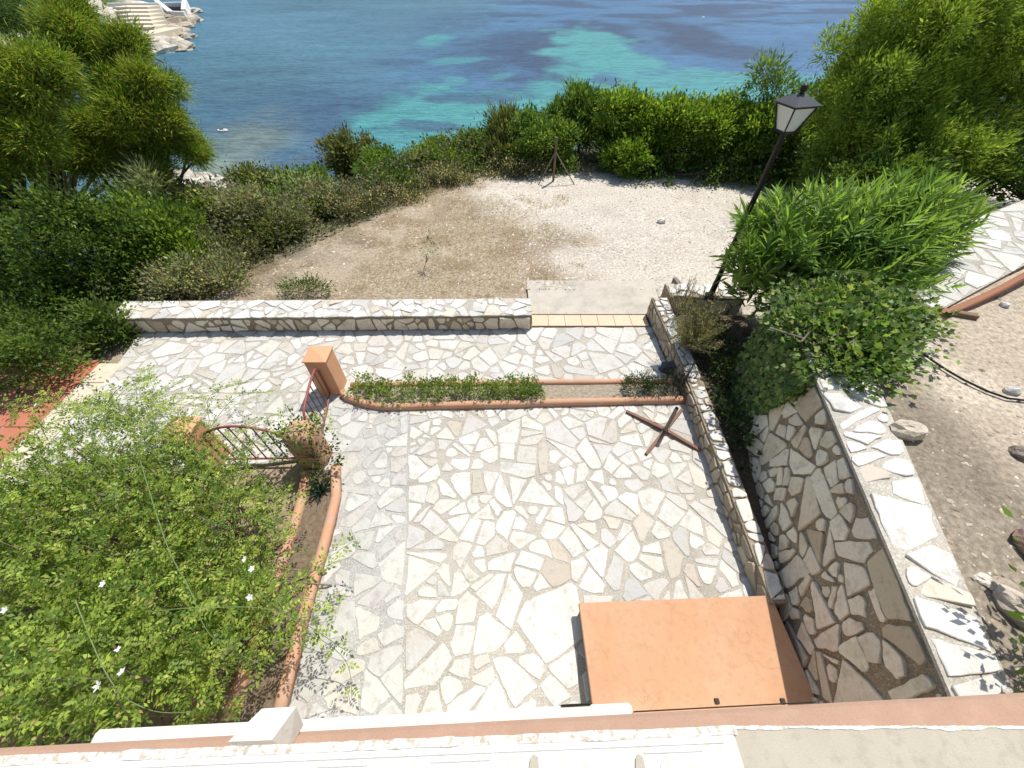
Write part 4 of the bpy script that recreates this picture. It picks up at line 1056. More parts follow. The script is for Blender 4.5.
conifer('dark conifer standing in the shade behind the feathery one', bs, 32000, G['dark'], 3, (-15.5, 12.0, float(ground_z(-15.5, 12.0))))
# --- shrubs down the left side
def shrub(label, px, py, Y, rx, rz, n, cols, seed, L=.06, W=.03, group='shrubs around the yard', more=(), base=None, **kw):
    kw.setdefault('lobes', 9); kw.setdefault('nj', .42); kw.setdefault('low', -.8); kw.setdefault('per', 50); kw.setdefault('spread', .085); kw.setdefault('lump', .15); kw.setdefault('flat', .35); kw.setdefault('jit', .32)
    return plant('shrub', label, 'shrub', [blob(px, py, Y, rx * 1.04, rz * 1.05)] + [blob(*m_) for m_ in more], int(n * 1.35), L * 1.25, W * 1.5, *cols, seed=seed, group=group, base=base, **kw)
shrub('big dark mastic shrub overhanging the left end of the low wall', 75, 255, 6.9, 58, 55, 52000, ((.035, .075, .015), (.17, .24, .045)), 10, more=[(20, 295, 6.4, 60, 50), (105, 245, 7.2, 38, 38), (55, 325, 5.7, 55, 42), (25, 360, 4.5, 62, 28), (108, 332, 5.45, 24, 28), (-30, 250, 6.8, 50, 50)], L=.055, W=.024, r0=.07, spread=.085, jit=.25, lobes=13, lr=(.2, .36), lf=(.6, .9), core=.72)
for q_ in ((270, 238, 8.9, 26, 19, 4500, 'bright', 47, 'small bright green shrub among the grey ones at the yard curve'), (330, 214, 10.2, 24, 17, 4000, 'mid', 48, 'small mid green shrub breaking the dry hedge'),
           (395, 192, 11.5, 22, 15, 3500, 'mid', 49, 'small green shrub among the brown ones at the yard bend'), (178, 258, 7.4, 30, 24, 6500, 'bright', 51, 'fresh green shrub beside the big dark mastic'),
           (206, 222, 9.0, 26, 20, 4500, 'bright', 52, 'fresh green shrub in front of the shore gap'), (300, 195, 11.0, 30, 16, 4500, 'grey', 53, 'pale grey shrub behind the yard curve'), (262, 212, 9.9, 36, 18, 6000, 'mid', 54, 'mid green shrub halfway down the left hedge')):
    shrub(q_[8], q_[0], q_[1], q_[2], q_[3], q_[4], q_[5], G[q_[6]], q_[7])
shrub('dry grey brown shrub at the near left corner of the yard', 195, 283, 6.8, 46, 17, 9000, G['grey'], 46, alt=(.28, .21, .14), alt_p=.35, L=.05, W=.022, nb=60, bark='twig')
shrub('mid green shrub between the dark mastic and the dry hedge', 165, 240, 7.9, 42, 45, 14000, G['mid'], 11, more=[(140, 285, 6.9, 25, 22)], spread=.10)
shrub('spiky grey green tamarisk below the feathery conifer', 146, 186, 8.9, 15, 20, 2500, G['grey'], 12, L=.10, W=.010, spread=.10, mat='leaf_soft')
shrub('yellowish green shrub left of the dry hedge near the shore gap', 198, 212, 9.4, 30, 25, 9000, G['olive'], 13, spread=.1)
shrub('dry grey brown shrub at the left end of the yard hedge', 222, 262, 7.7, 42, 28, 9500, G['grey'], 14, alt=(.20, .15, .09), alt_p=.35, L=.05, W=.022, nb=60, bark='twig')
shrub('dry pinkish brown shrub behind the grey one', 248, 218, 9.2, 42, 26, 10000, G['grey'], 15, alt=(.30, .22, .15), alt_p=.35, L=.05, W=.022, nb=60, bark='twig')
shrub('low light green shrub at the back of the left slope', 262, 192, 11.2, 32, 18, 8000, G['olive'], 16)
shrub('grey green hedge shrub at the curve of the yard', 292, 232, 9.3, 45, 30, 12000, G['grey'], 17, alt=(.26, .19, .12), alt_p=.3, L=.05, W=.022, nb=60, bark='twig')
shrub('small green shrub behind the yard curve', 308, 195, 11.6, 34, 22, 9000, G['mid'], 18)
shrub('dark olive shrub with a brownish top breaking the shoreline', 352, 166, 14.0, 28, 25, 12000, G['olive'], 19, L=.08, W=.03, alt=(.16, .12, .06), alt_p=.2)
shrub('dry twiggy shrub in the middle of the yard hedge', 350, 212, 10.6, 42, 26, 12000, G['drybr'], 20, alt=(.10, .12, .05), alt_p=.4, L=.045, W=.02, nb=90, bark='twig')
shrub('rounded mid green shrub right of the olive one', 386, 172, 13.2, 34, 15, 11000, G['mid'], 21)
shrub('brown dead looking shrub with bare twigs at the yard bend', 408, 200, 11.4, 36, 21, 10000, G['drybr'], 22, alt=(.11, .13, .05), alt_p=.35, L=.045, W=.02, nb=90, bark='twig')
shrub('light green shrub rising behind the brown ones', 438, 165, 13.8, 36, 18, 13000, G['bright'], 23, alt=(.15, .14, .08), alt_p=.2)
shrub('dry shrub right of the yard bend in front of greener ones', 455, 183, 12.4, 34, 16, 9000, G['drybr'], 24, alt=(.10, .13, .05), alt_p=.5, L=.045, W=.02, nb=80, bark='twig')
shrub('wispy upright green shrub against the turquoise water', 512, 150, 14.2, 38, 27, 14000, G['olive'], 25, L=.12, W=.018, up=.9, mat='leaf_soft')
shrub('reddish brown dry shrub just left of the fence post', 508, 176, 12.9, 36, 16, 9000, G['drybr'], 26, alt=(.09, .12, .04), alt_p=.5, L=.045, W=.02, nb=80, bark='twig')
shrub('olive green shrub between the light green one and the wispy upright one', 474, 158, 14.0, 32, 22, 11000, G['mid'], 43)
shrub('low olive shrub filling the gap on the left slope', 245, 240, 8.7, 52, 22, 9000, G['olive'], 44)
shrub('low shrub between the oleander and the pale gravel', 905, 186, 8.5, 70, 20, 9000, G['mid'], 45)
shrub('green shrub behind the fence post', 546, 150, 13.6, 34, 30, 14000, G['mid'], 27)
shrub('narrow tall green shrub standing highest behind the fence post', 576, 122, 14.6, 22, 30, 14000, G['mid'], 28, L=.10, W=.022, up=.8, mat='leaf_soft', more=[(598, 126, 14.4, 20, 22)])
shrub('bright green round shrub right of the fence post', 622, 142, 13.8, 44, 40, 22000, G['bright'], 29, more=[(636, 110, 14.0, 24, 16)], L=.075)
shrub('wide bright green shrub in the middle of the tall hedge', 680, 148, 13.5, 50, 38, 22000, G['bright'], 30, more=[(668, 114, 13.8, 30, 12)], L=.075)
shrub('dense green shrub left of the lantern', 733, 150, 13.2, 50, 40, 20000, G['bright'], 31, more=[(718, 114, 13.5, 30, 14)], L=.075)
shrub('shaded green shrub behind the lantern', 790, 150, 12.8, 46, 45, 18000, G['mid'], 32, L=.075)
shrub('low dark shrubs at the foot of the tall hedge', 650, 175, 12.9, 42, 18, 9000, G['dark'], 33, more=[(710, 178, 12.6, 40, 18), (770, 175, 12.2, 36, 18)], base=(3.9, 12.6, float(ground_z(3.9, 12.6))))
plant('sapling', 'thin sapling with open crown above the hedge left of the lantern', 'sapling', [blob(768, 75, 13.5, 14, 14), blob(778, 88, 13.3, 14, 8), blob(758, 88, 13.5, 9, 7)], 1600, .11, .035, *G['mid'], base=(8.7, 13.3, .0), seed=34, nb=26, r0=.035, per=24, spread=.10, trunk='trunk', crown='crown')
# --- large right tree
bs = [blob(905, 70, 10.6, 75, 70), blob(960, 40, 10.8, 75, 60), blob(880, 130, 10.0, 60, 50), blob(990, 110, 10.2, 70, 70), blob(850, 105, 10.8, 35, 40), blob(930, 150, 9.4, 70, 35), blob(1060, 80, 10.4, 70, 80)]
plant('broad_tree', 'large bright green windswept tree filling the top right corner', 'tree', bs, 190000, .085, .026, (.10, .17, .02), (.29, .38, .045), base=(10.6, 10.8, float(ground_z(10.6, 10.8))), seed=40, per=60, spread=.08, fill=.3, lump=.2, low=-.8, lobes=24, lr=(.14, .26), lf=(.65, .98), core=.7, nj=.32,
      up=.35, bias=(.25, 0, 0), r0=.16, nb=50, trunk='trunk', crown='crown', mat='leaf_soft', alt=(.30, .34, .05), alt_p=.12, jit=.2, flat=.3)
bs = [blob(1010, 165, 9.4, 36, 40), blob(1070, 190, 8.8, 60, 45)]
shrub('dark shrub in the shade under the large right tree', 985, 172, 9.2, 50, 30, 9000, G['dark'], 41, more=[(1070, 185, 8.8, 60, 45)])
shrub('shaded green shrub between the oleander and the large right tree', 880, 168, 9.6, 55, 34, 14000, G['mid'], 42, more=[(840, 165, 10.4, 40, 36)])

# --- oleander
def oleander():
    rng = np.random.default_rng(50); base = (5.1, 5.75, float(ground_z(5.1, 5.75)))
    t = thing('oleander', 'big oleander with long narrow leaves overhanging the planting bed', 'oleander', base)
    blobs = [(5.0, 5.75, 1.72, 1.55, 1.0, .75), (4.15, 5.5, 1.45, .75, .6, .55), (6.1, 6.0, 1.85, 1.0, .8, .68), (5.4, 5.2, 1.45, 1.1, .6, .55), (4.25, 5.35, 1.05, .6, .5, .5)]
    P_, D_, N_, L_, W_, R_, tips = [], [], [], [], [], [], []
    for b_, n in zip(blobs, (280, 110, 180, 150, 70)):
        u = unit(rng.normal(size=(n * 3, 3))); u = u[u[:, 2] > -.2][:n]
        c = np.array(b_[:3]) + u * np.array(b_[3:]) * (1 - .5 * rng.random((len(u), 1)) ** 1.6)
        for ci, ui in zip(c, u):
            ax = ui * .75 + np.array([.12, 0, .6]) + rng.normal(size=3) * .25; ax /= np.linalg.norm(ax)
            k = rng.integers(12, 17); h = np.linspace(-.22, .05, k)
            ph = np.arange(k) * 2.1 + rng.random() * 6
            a = np.cross(ax, [0.3, .9, .1]); a /= np.linalg.norm(a); bb = np.cross(ax, a)
            rad = np.cos(ph)[:, None] * a + np.sin(ph)[:, None] * bb
            lift = np.linspace(.25, 1.7, k)[:, None]
            d = rad + ax * lift + rng.normal(size=(k, 3)) * .12
            P_.append(ci + ax * h[:, None]); D_.append(d); N_.append(ax * 1.0 - rad * .4 + rng.normal(size=(k, 3)) * .1)
            L_.append(rng.uniform(.18, .31, k)); W_.append(rng.uniform(.034, .048, k)); R_.append(np.full(k, rng.random())); tips.append(ci - ax * .2)
    p = np.concatenate(P_); rv = np.concatenate(R_)
    leaf_obj('foliage', p, np.concatenate(D_), np.concatenate(N_), np.concatenate(L_), np.concatenate(W_), leaf_colors(rng, rv, (.11, .20, .035), (.28, .39, .08), .22), M['leaf_gloss'], t, 'lance')
    branches(rng, base, np.array(tips), .07, 130, M['greenstem'], t, 'stems', seg=5)
oleander()

# --- ivy over the retaining wall
def ivy():
    rng = np.random.default_rng(60)
    t = thing('ivy', 'glossy ivy mound spilling over the far end of the retaining wall', 'ivy', (4.1, 3.6, 1.60))
    n = 9500
    blobs = [(3.92, 3.2, 1.64, .40, .42, .13), (4.28, 3.45, 1.65, .5, .34, .13), (3.85, 3.65, 1.64, .42, .42, .15), (4.4, 3.75, 1.65, .36, .3, .13), (4.85, 3.95, 1.66, .42, .26, .12), (4.2, 4.2, 1.60, .6, .4, .14), (4.75, 4.35, 1.62, .55, .35, .12)]
    p, d, rv, c = crown_points(rng, blobs, n, 12, .085, .35, .6, -.5, -.1)
    # hanging sheet down the wall face
    m_ = 2300; y = 2.92 + 1.45 * rng.random(m_); hang = rng.random(m_) * np.clip((y - 2.8) * 2.4, .08, 1.5)
    x = 3.39 + (y - 2.92) * .209 - .03 - rng.random(m_) * .12 - .04 * hang
    p2 = np.stack([x, y, 1.63 - hang], 1); d2 = np.stack([-.5 + rng.normal(size=m_) * .3, rng.normal(size=m_) * .5, -1 + rng.normal(size=m_) * .4], 1)
    nr = rng.normal(size=p.shape) * .45; nr[:, 2] += .9; nr2 = rng.normal(size=p2.shape) * .35 + np.array([-1, 0, .5])
    p = np.concatenate([p, p2]); d = np.concatenate([d, d2]); nr = np.concatenate([nr, nr2]); rv = np.concatenate([rv, rng.random(m_)])
    L = rng.uniform(.045, .085, len(p))
    leaf_obj('foliage', p, d, nr, L, L * rng.uniform(.85, 1.1, len(p)), leaf_colors(rng, rv, (.05, .105, .022), (.20, .28, .065), .3, (.30, .34, .10), .12), M['leaf_gloss'], t, 'ivy')
    mb = MB()
    for k in range(30):
        q = c[rng.integers(len(c))]; a = Vector((4.0 + rng.normal() * .3, 3.6 + rng.normal() * .3, 1.75)); mb.tube([a, a.lerp(Vector(q), .5) + Vector((0, 0, .1)), Vector(q)], [.012, .009, .005], 5)
    mb.obj('stems', M['twig'], t)
ivy()
# creeper and weeds in the shaded bed
def small_plant(name, label, cat, blobs, n, L, W, c1, c2, base, seed, **kw):
    return plant(name, label, cat, blobs, n, L, W, c1, c2, base=base, seed=seed, **kw)
small_plant('creeper', 'dark creeper trailing over the shaded floor of the planting bed', 'creeper', [(3.12, 3.2, .32, .14, .6, .10), (3.5, 4.6, .32, .3, .6, .12)], 1200, .06, .05, (.02, .045, .012), (.06, .10, .025), (3.4, 3.9, 0), 61, templ='ivy', mat='leaf_gloss', nb=14, r0=.01, per=14, spread=.1)
# --- dry bush at the bed wall corner
def spiky(name, label, cat, base, n, h, r_, c1, c2, seed, W=.008, L=.045, tw=60, lean=(0, 0)):
    rng = np.random.default_rng(seed); t = thing(name, label, cat, base)
    B = Vector(base); mb = MB(); ps, ds = [], []
    for k in range(tw):
        a = rng.random() * 6.28; q = rng.random() ** .6
        tip = B + Vector((math.cos(a) * r_ * q + lean[0], math.sin(a) * r_ * q + lean[1], h * rng.uniform(.45, 1.05) * (1.1 - .5 * q)))
        mid = B.lerp(tip, .5) + Vector((rng.normal() * .04, rng.normal() * .04, .06))
        mb.tube([B, mid, tip], [.007, .005, .002], 4)
        for j in range(n // tw):
            s = .3 + .7 * rng.random(); pt = mid.lerp(tip, (s - .5) * 2) if s > .5 else B.lerp(mid, s * 2)
            ps.append(pt + Vector(rng.normal(size=3) * .015)); ds.append((tip - B).normalized() * .7 + Vector(rng.normal(size=3) * .6))
    mb.obj('stems', M['twig'], t)
    p = np.array(ps); d = np.array(ds); m_ = len(p)
    leaf_obj('foliage', p, d, rng.normal(size=p.shape), L * rng.uniform(.6, 1.3, m_), W, leaf_colors(rng, rng.random(m_), c1, c2, .2), M['leaf_soft'], t)
spiky('dry_bush', 'dry yellow green twiggy bush growing over the bed wall by the lamp', 'bush', (2.95, 4.8, .3), 7000, 1.2, .5, (.18, .19, .06), (.44, .40, .19), 70, tw=140)
spiky('dry_bush', 'thin bare twiggy bush behind the bed wall corner', 'bush', (3.0, 5.7, .3), 900, .95, .42, (.22, .19, .09), (.42, .36, .2), 71, tw=50)
# --- groundcover in the long planter
def carpet(label, x0, x1, seed, n, c1=(.08, .14, .025), c2=(.28, .36, .07), hh=.16):
    rng = np.random.default_rng(seed); t = thing('groundcover_plant', label, 'plant', ((x0 + x1) / 2, 3.98, .15))
    bl = []
    for x in np.arange(x0, x1, .13): bl.append((x + rng.normal() * .03, 4.07 + .02 * (x + 1) + rng.normal() * .04, .12 + rng.random() * .05, .15, .17, hh * rng.uniform(.35, 1.35)))
    p, d, rv, c = crown_points(rng, bl, n, 14, .035, .4, .3, -.25, .4)
    nr = rng.normal(size=p.shape) * .6; nr[:, 2] += .9
    leaf_obj('foliage', p, d, nr, .034 * rng.uniform(.7, 1.3, len(p)), .03, leaf_colors(rng, rv, c1, c2, .2), M['leaf'], t)
    mb = MB()
    for k in range(40):
        q = Vector(c[rng.integers(len(c))]); mb.tube([Vector((q.x + rng.normal() * .05, 4.07, .04)), q], [.005, .003], 4)
    mb.obj('stems', M['greenstem'], t)
carpet('bright low groundcover filling the left half of the long planter', -2.45, -.05, 80, 3800, hh=.10)
carpet('sparse green groundcover trailing in the middle of the long planter', -.05, .38, 81, 1100, hh=.10)
def rosette(name, label, base, n, L, W, c, seed, mat='leaf'):
    rng = np.random.default_rng(seed); t = thing(name, label, 'plant', base); V, F, C = [], [], []
    for k in range(n):
        a = k * 2.4 + rng.random() * .3; el = .25 + .95 * k / n; l = L * rng.uniform(.75, 1.1)
        d = Vector((math.cos(a) * math.cos(el), math.sin(a) * math.cos(el), math.sin(el))); s = Vector((-math.sin(a), math.cos(a), 0)); up_ = s.cross(d) * -1
        st = len(V)
        for f, w, cup in ((0, .7, .1), (.4, 1, .3), (.75, .6, .25), (1, .03, 0)):
            ctr = Vector(base) + d * l * f - Vector((0, 0, .12 * l * f * f))
            V += [ctr - s * W * w * .5 + up_ * W * .2 * w, ctr - up_ * W * .22 * w, ctr + s * W * w * .5 + up_ * W * .2 * w]
        for j in range(3):
            for m_ in range(2): i = st + j * 3 + m_; F.append((i, i + 1, i + 4, i + 3))
        C += [tuple(x * rng.uniform(.9, 1.1) for x in c)] * 12
    mesh_obj('leaves', V, F, M[mat], t, col=np.array(C), smooth=True)
rosette('agave', 'small pale green agave in the long planter beside the groundcover', (.38, 4.1, .06), 16, .17, .035, (.16, .22, .15), 82)
small_plant('succulent_bush', 'dark green bushy succulent at the right end of the long planter', 'plant', [(2.02, 4.14, .18, .2, .14, .14), (2.3, 4.15, .14, .15, .13, .1)], 1700, .05, .012, (.02, .045, .02), (.06, .09, .04), (2.1, 4.14, .05), 83, per=14, spread=.04, nb=12, r0=.012)
small_plant('twiggy_plant', 'dark twiggy plant in the corner of planter and bed wall', 'plant', [(2.6, 4.16, .2, .16, .14, .16)], 700, .05, .012, (.02, .03, .018), (.06, .06, .03), (2.58, 4.16, .05), 84, per=12, spread=.05, nb=20, r0=.012)
# side planter plants
for k, (x, y) in enumerate(((-2.5, 2.38),)):
    rosette('aloe', ('blue green aloe nearest the rounded pillar in the side planter',)[k], (x, y, .05), 16, .2, .04, (.035, .065, .05), 90 + k)
small_plant('creeper', 'leafy creeper climbing over the rounded gate pillar', 'creeper', [(-2.72, 2.9, .62, .25, .22, .2), (-2.5, 2.72, .35, .2, .25, .25), (-2.95, 2.75, .5, .12, .15, .3)], 850, .045, .03, (.03, .065, .012), (.10, .15, .03), (-2.6, 2.7, .13), 93, per=14, spread=.06, nb=30, r0=.012, bark='twig')
small_plant('weed_tuft', 'green weeds growing behind the low wall on the dry soil', 'weed', [(-4.1, 6.62, .28, .45, .18, .16)], 1300, .055, .018, (.06, .10, .02), (.13, .18, .04), (-4.1, 6.62, .15), 94, per=14, spread=.06, nb=14, r0=.008)
# --- jasmine
def jasmine():
    rng = np.random.default_rng(120); base = (-3.7, 1.2, -.03)
    t = thing('jasmine_bush', 'large straggling jasmine with small white flowers below the balcony', 'jasmine', base)
    blobs = np.array([(-3.6, 1.3, .8, 1.05, 1.1, .75), (-4.6, 1.7, .85, 1.2, 1.1, .8), (-3.1, .75, .75, .75, .65, .7), (-3.9, .65, 1.0, 1.1, .6, .75), (-4.7, .9, 1.1, .9, .8, .8), (-3.2, 1.6, .5, .6, .75, .5), (-3.1, .4, 1.25, .8, .4, .5), (-2.55, .6, .7, .45, .5, .45), (-2.85, .95, .5, .45, .55, .4), (-4.7, 2.0, .6, .9, .5, .45), (-4.15, 2.4, .55, .42, .32, .36), (-5.6, 1.75, .6, .8, .55, .5), (-2.75, .2, 1.7, .5, .22, .3)])
    vol = (blobs[:, 3] * blobs[:, 4] * blobs[:, 5]) ** .667; P_, D_, N_, R_, L_ = [], [], [], [], []
    mb = MB(); cents = []
    def spray(o, ax, ln, np_, rv, lf):
        ax = ax / np.linalg.norm(ax); s = np.cross(ax, [0, 0, 1.0]); s /= (np.linalg.norm(s) + 1e-6); nz = np.cross(s, ax)
        if nz[2] < 0: nz = -nz
        for j in range(np_):
            f = .25 + .75 * j / np_; q = o + ax * ln * f - np.array([0, 0, .10 * ln * f * f])
            for sg in (-1, 1):
                P_.append(q); D_.append(s * sg + ax * .55 + rng.normal(size=3) * .12); N_.append(nz + rng.normal(size=3) * .22); R_.append(rv); L_.append(lf * rng.uniform(.75, 1.15))
        P_.append(o + ax * ln); D_.append(ax + rng.normal(size=3) * .1); N_.append(nz + rng.normal(size=3) * .2); R_.append(rv); L_.append(lf * 1.35)
    total = 7200
    for bi, (b_, w) in enumerate(zip(blobs, vol / vol.sum())):
        n = int(total * w); u = unit(rng.normal(size=(n * 3, 3))); u = u[u[:, 2] > -.4][:n]
        ln = np.clip(1 + 1.1 * (fbm(u[:, 0] * 3 + bi * 7, u[:, 1] * 3 + u[:, 2] * 3, 121 + bi, 3) - .5), .5, 1.3)
        c = b_[:3] + u * b_[3:] * (ln * (1 - .55 * rng.random(n) ** 1.3))[:, None]; c = c[c[:, 2] > .05]
        for ci, ui in zip(c, u):
            a = ui * .5 + rng.normal(size=3) * .55; a[2] += .25; spray(ci, a, rng.uniform(.11, .2), rng.integers(4, 7), rng.random(), .039); cents.append(ci)
    cents = np.array(cents)
    for k in range(340):
        q = Vector(cents[rng.integers(len(cents))]); a = Vector((q.x * .85 - .5 + rng.normal() * .25, q.y * .8 + .15 + rng.normal() * .2, .02))
        mb.tube([a, a.lerp(q, .55) + Vector((rng.normal() * .12, rng.normal() * .12, .08)), q], [.011, .008, .004], 5)
    mb.obj('stems', M['twig'], t)
    # long arching shoots
    sh_ = MB()
    def shoot(pts, lv=True, every=.11, lf=.04):
        pts = [Vector(p) for p in pts]
        cur = []
        for i in range(25):
            f = i / 24 * (len(pts) - 1); k = min(int(f), len(pts) - 2); g = f - k
            p0 = pts[max(k - 1, 0)]; p1 = pts[k]; p2 = pts[k + 1]; p3 = pts[min(k + 2, len(pts) - 1)]
            cur.append(.5 * ((2 * p1) + (-p0 + p2) * g + (2 * p0 - 5 * p1 + 4 * p2 - p3) * g * g + (-p0 + 3 * p1 - 3 * p2 + p3) * g ** 3))
        sh_.tube(cur, [.0042 * (1 - .5 * i / 24) for i in range(25)], 6)
        if lv:
            acc = 0
            for a, c in zip(cur[:-1], cur[1:]):
                acc += (c - a).length
                if acc > every:
                    acc = 0; d = (c - a).normalized()
                    for sg in (-1, 1):
                        ax = np.array(d) * .5 + np.cross(np.array(d), [0, 0, 1]) * sg + np.array([0, 0, .3]) + rng.normal(size=3) * .25
                        spray(np.array(c), ax, rng.uniform(.06, .11), 3, rng.random(), lf)
    def W(px, py, z): return P(px, py, z)
    shoot([W(140, 460, 1.5), W(165, 540, 1.9), W(190, 590, 1.9), W(215, 640, 1.7), W(280, 672, 1.2)], every=.3)
    shoot([W(150, 612, 1.60), W(200, 608, 1.75), W(280, 612, 1.5), W(345, 650, .8)], every=.3)
    shoot([W(75, 600, 1.8), W(110, 680, 1.9), W(150, 710, 1.8), W(195, 712, 1.60)], every=.3)
    shoot([W(255, 590, 1.0), W(300, 625, .7), W(345, 660, .35), W(352, 700, .1)], every=.2)
    for k in range(38):
        a = W(rng.uniform(30, 225), rng.uniform(425, 480), rng.uniform(.7, 1.2)); e_ = a + Vector((rng.uniform(-.5, 1.1), rng.uniform(.3, 1.2), rng.uniform(-.5, -.1))) if rng.random() < .6 else W(rng.uniform(60, 250), rng.uniform(365, 425), rng.uniform(.35, .9))
        if rng.random() < .3: e_ = W(rng.uniform(0, 110), rng.uniform(390, 440), .9)
        shoot([a, a.lerp(e_, .5) + Vector((rng.normal() * .1, 0, .22)), e_], every=.10, lf=.036)
    for k in range(24):
        o = Vector(cents[rng.integers(len(cents))]); d = Vector((rng.normal(), rng.normal(), .5 + rng.random())).normalized()
        if rng.random() < .35: o = W(rng.uniform(240, 300), rng.uniform(480, 660), .7); d = Vector((.8, rng.normal() * .5, .1))
        shoot([o, o + d * .25, o + d * .5 + Vector((0, 0, -.12))], every=.09)
    sh_.obj('shoots', M['greenstem'], t, smooth=True)
    p = np.array(P_); rv = np.array(R_); L = np.array(L_)
    leaf_obj('foliage', p, np.array(D_), np.array(N_), L, L * .48, leaf_colors(rng, rv, (.075, .14, .024), (.34, .42, .075), .26, (.38, .32, .12), .05), M['leaf'], t)
    # flowers, each a part
    spots_ = [(98, 686), (103, 584), (5, 610), (245, 559), (250, 597), (118, 650), (122, 672), (252, 569), (36, 405)]
    for k, (px, py) in enumerate(spots_):
        o = np.array(P(px, py, 1.95 if py > 520 else 1.3)); q = 5; ph = np.arange(q) * 2 * math.pi / q + rng.random()
        ax = np.array([rng.normal() * .3, rng.normal() * .3 - .1, 1.0]); ax /= np.linalg.norm(ax); a = np.cross(ax, [1, .2, 0]); a /= np.linalg.norm(a); bb = np.cross(ax, a)
        d = np.cos(ph)[:, None] * a + np.sin(ph)[:, None] * bb + ax * .15
        leaf_obj('flower', np.repeat(o[None], q, 0), d, np.repeat(ax[None], q, 0), .026 if k else .034, .02, np.full((q, 3), .8), M['petal'], t, 'petal')
jasmine()
# --- little shrub at the bottom right, its shade falls on the coping
small_plant('leafy_plant', 'small leafy plant at the near end of the retaining wall coping', 'plant', [(3.52, .43, 2.0, .22, .2, .22), (3.8, .67, 2.26, .34, .3, .3), (3.38, .29, 1.78, .12, .12, .1)], 520, .075, .045, (.04, .09, .015), (.12, .19, .03), (3.62, .45, 1.59), 130, per=8, spread=.10, nb=26, r0=.014, bark='greenstem')

# ================================================================== SMALL GROUND COVER (uncountable)
def pebbles(name, label, xy, zf, smin, smax, cols, seed):
    rng = np.random.default_rng(seed); n = len(xy)
    T = np.array([(1, 0, .1), (.3, .95, 0), (-.8, .6, .1), (-.8, -.6, 0), (.3, -.95, .1), (.1, .05, .7)]); Fa = np.array([(0, 1, 5), (1, 2, 5), (2, 3, 5), (3, 4, 5), (4, 0, 5)])
    s = smin + (smax - smin) * rng.random(n) ** 2.5; a = rng.random(n) * 6.28
    V = np.repeat(T[None], n, 0) * (1 + .35 * rng.normal(size=(n, 6, 1)).clip(-1, 1)) * s[:, None, None]; V[:, :, 1] *= rng.uniform(.6, 1, (n, 1))
    X = V[:, :, 0] * np.cos(a)[:, None] - V[:, :, 1] * np.sin(a)[:, None] + xy[:, 0:1]; Y = V[:, :, 0] * np.sin(a)[:, None] + V[:, :, 1] * np.cos(a)[:, None] + xy[:, 1:2]
    Z = V[:, :, 2] + zf(xy[:, 0], xy[:, 1])[:, None]
    ci = np.array(cols)[rng.integers(0, len(cols), n)] * rng.uniform(.8, 1.15, (n, 1))
    mesh_obj(name, np.stack([X, Y, Z], -1).reshape(-1, 3), (np.arange(n)[:, None, None] * 6 + Fa[None]).reshape(-1, 3), M['pebble'], col=np.repeat(ci, 6, 0), kind='stuff', label=label)
rng = np.random.default_rng(140)
xy = np.stack([rng.uniform(3.2, 9, 5500), rng.uniform(-.3, 5.2, 5500)], 1)
wl = np.interp(xy[:, 1], [-.2, 4.3], [3.12, 4.46]); dn = fbm(xy[:, 0] * .9, xy[:, 1] * .9, 31)
xy = xy[(xy[:, 0] > wl) & (rng.random(len(xy)) < np.clip((dn - .3) * 3, .1, 1))]
# keep the raised path clear
side_ok = (xy[:, 0] - a0.x) * dirp.y - (xy[:, 1] - a0.y) * dirp.x > .1
xy = xy[side_ok]
pebbles('soil_gravel', 'loose gravel and pebbles on the bare soil', xy, ground_z, .006, .03, [(.46, .39, .29), (.55, .49, .40), (.36, .29, .20), (.26, .21, .16)], 141)
xy = np.stack([rng.uniform(-3, 8, 16000), rng.uniform(6.3, 12.6, 16000)], 1)
xy = xy[(xy[:, 0] > .3 + .5 * rng.normal(size=len(xy))) & (ground_z(xy[:, 0], xy[:, 1]) < .5)]
pebbles('yard_gravel', 'pale gravel spread over the yard', xy, ground_z, .008, .032, [(.58, .53, .46), (.50, .45, .38), (.66, .62, .55), (.38, .33, .27)], 142)
xy = np.stack([rng.uniform(-6, 1, 3500), rng.uniform(6.4, 12, 3500)], 1); xy = xy[xy[:, 1] < np.interp(xy[:, 0], EX, EYv)]
pebbles('yard_stones', 'small stones scattered over the dry soil of the yard', xy, ground_z, .008, .04, [(.42, .35, .25), (.34, .27, .18), (.52, .46, .38)], 143)
# dry grass
n = 26000; x = rng.uniform(-6.5, 1.6, n); y = rng.uniform(6.3, 12.6, n); k = (y < np.interp(x, EX, EYv) + .4) & (fbm(x * 1.1, y * 1.1, 150) > .40 + .12 * (x > -.6) * (x + .6)) ; x, y = x[k], y[k]
p = np.stack([x, y, ground_z(x, y)], 1); d = rng.normal(size=p.shape); d[:, 2] = np.abs(d[:, 2]) * .5 + .15
leaf_obj('dry_grass', p, d, rng.normal(size=p.shape) + np.array([0, 0, .8]), rng.uniform(.05, .16, len(p)), .007, leaf_colors(rng, rng.random(len(p)), (.30, .22, .11), (.50, .40, .23), .15), M['leaf_soft'], None, kind='stuff', label='dry straw coloured grass on the yard soil')
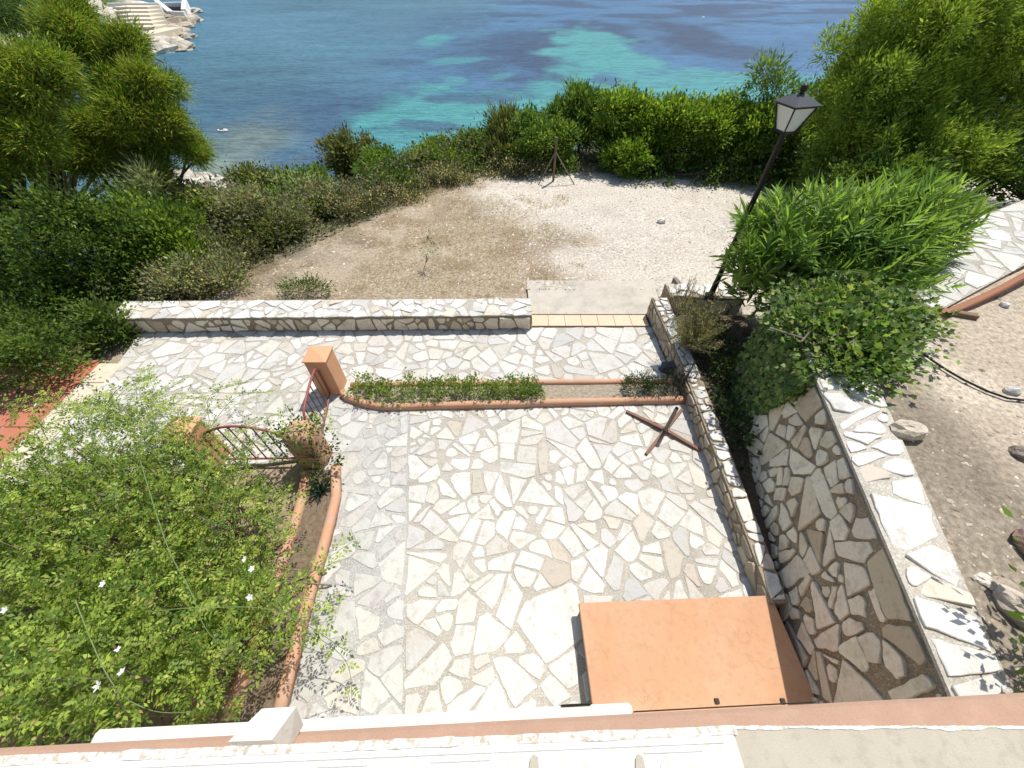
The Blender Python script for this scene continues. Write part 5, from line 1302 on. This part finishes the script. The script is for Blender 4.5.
# scrub mass on the slope below the yard
n = 200000; x = rng.uniform(-34, 24, n); e_ = np.interp(x, EX, EYv); y = e_ + .25 + rng.random(n) ** 1.3 * 26; k = fbm(x * .5, y * .5, 160) > .36; x, y = x[k], y[k]
hh = 1.0 * fbm(x * .6, y * .6, 161) * sstep(0, 1.2, y - np.interp(x, EX, EYv)) * 1.3; z = ground_z(x, y); k = z > ZSEA + .6; x, y, z, hh = x[k], y[k], z[k], hh[k]
p = np.stack([x, y, z + hh * rng.random(len(x)) ** .5 + .05], 1); d = rng.normal(size=p.shape); d[:, 2] += .4; nr = rng.normal(size=p.shape); nr[:, 2] += .8
leaf_obj('undergrowth', p, d, nr, rng.uniform(.05, .13, len(p)), .05, leaf_colors(rng, fbm(x * .8, y * .8, 163), (.03, .05, .015), (.17, .17, .08), .25, (.26, .2, .13), .12), M['leaf'], None, kind='stuff', label='low green and brown undergrowth on the slope to the sea')
# straggling weeds on the yard
small_plant('thistle', 'thin thistle stalk growing in the middle of the dry yard', 'weed', [(-1.75, 7.6, .55, .14, .1, .3)], 160, .06, .016, (.10, .14, .05), (.16, .2, .08), (-1.9, 7.3, .16), 170, per=6, spread=.05, nb=12, r0=.007, bark='greenstem')

# ================================================================== LIGHT, SKY, CAMERA
sun_dir = Vector((.31, .44, 1.0)).normalized()
el = math.asin(sun_dir.z); az = math.atan2(sun_dir.x, sun_dir.y)
wld = bpy.data.worlds.new('World'); scene.world = wld; wld.use_nodes = True
nt = wld.node_tree; bg = nt.nodes['Background']
sky = nt.nodes.new('ShaderNodeTexSky'); sky.sky_type = 'NISHITA'; sky.sun_disc = False; sky.sun_elevation = el; sky.sun_rotation = az
nt.links.new(sky.outputs[0], bg.inputs[0]); bg.inputs[1].default_value = .12
sl_ = bpy.data.lights.new('sun', 'SUN'); sl_.energy = 4.2; sl_.angle = math.radians(.53); sl_.color = (1, .97, .92)
so = bpy.data.objects.new('sun', sl_); COL.objects.link(so); so.rotation_euler = sun_dir.to_track_quat('Z', 'Y').to_euler(); so.location = (10, 12, 40)
cam = bpy.data.cameras.new('camera'); cam.sensor_width = 36; cam.lens = 36 * FPX / 1024; cam.clip_start = .02; cam.clip_end = 9000
co = bpy.data.objects.new('camera', cam); COL.objects.link(co); co.location = (0, 0, CAM_Z); co.rotation_euler = (math.pi / 2 - PITCH, 0, 0)
scene.camera = co
vs = scene.view_settings; vs.view_transform = 'Standard'; vs.look = 'None'; vs.gamma = 1; vs.exposure = .5; vs.use_curve_mapping = False
scene.cycles.use_denoising = True
scene.cycles.max_bounces = 8; scene.cycles.transparent_max_bounces = 8
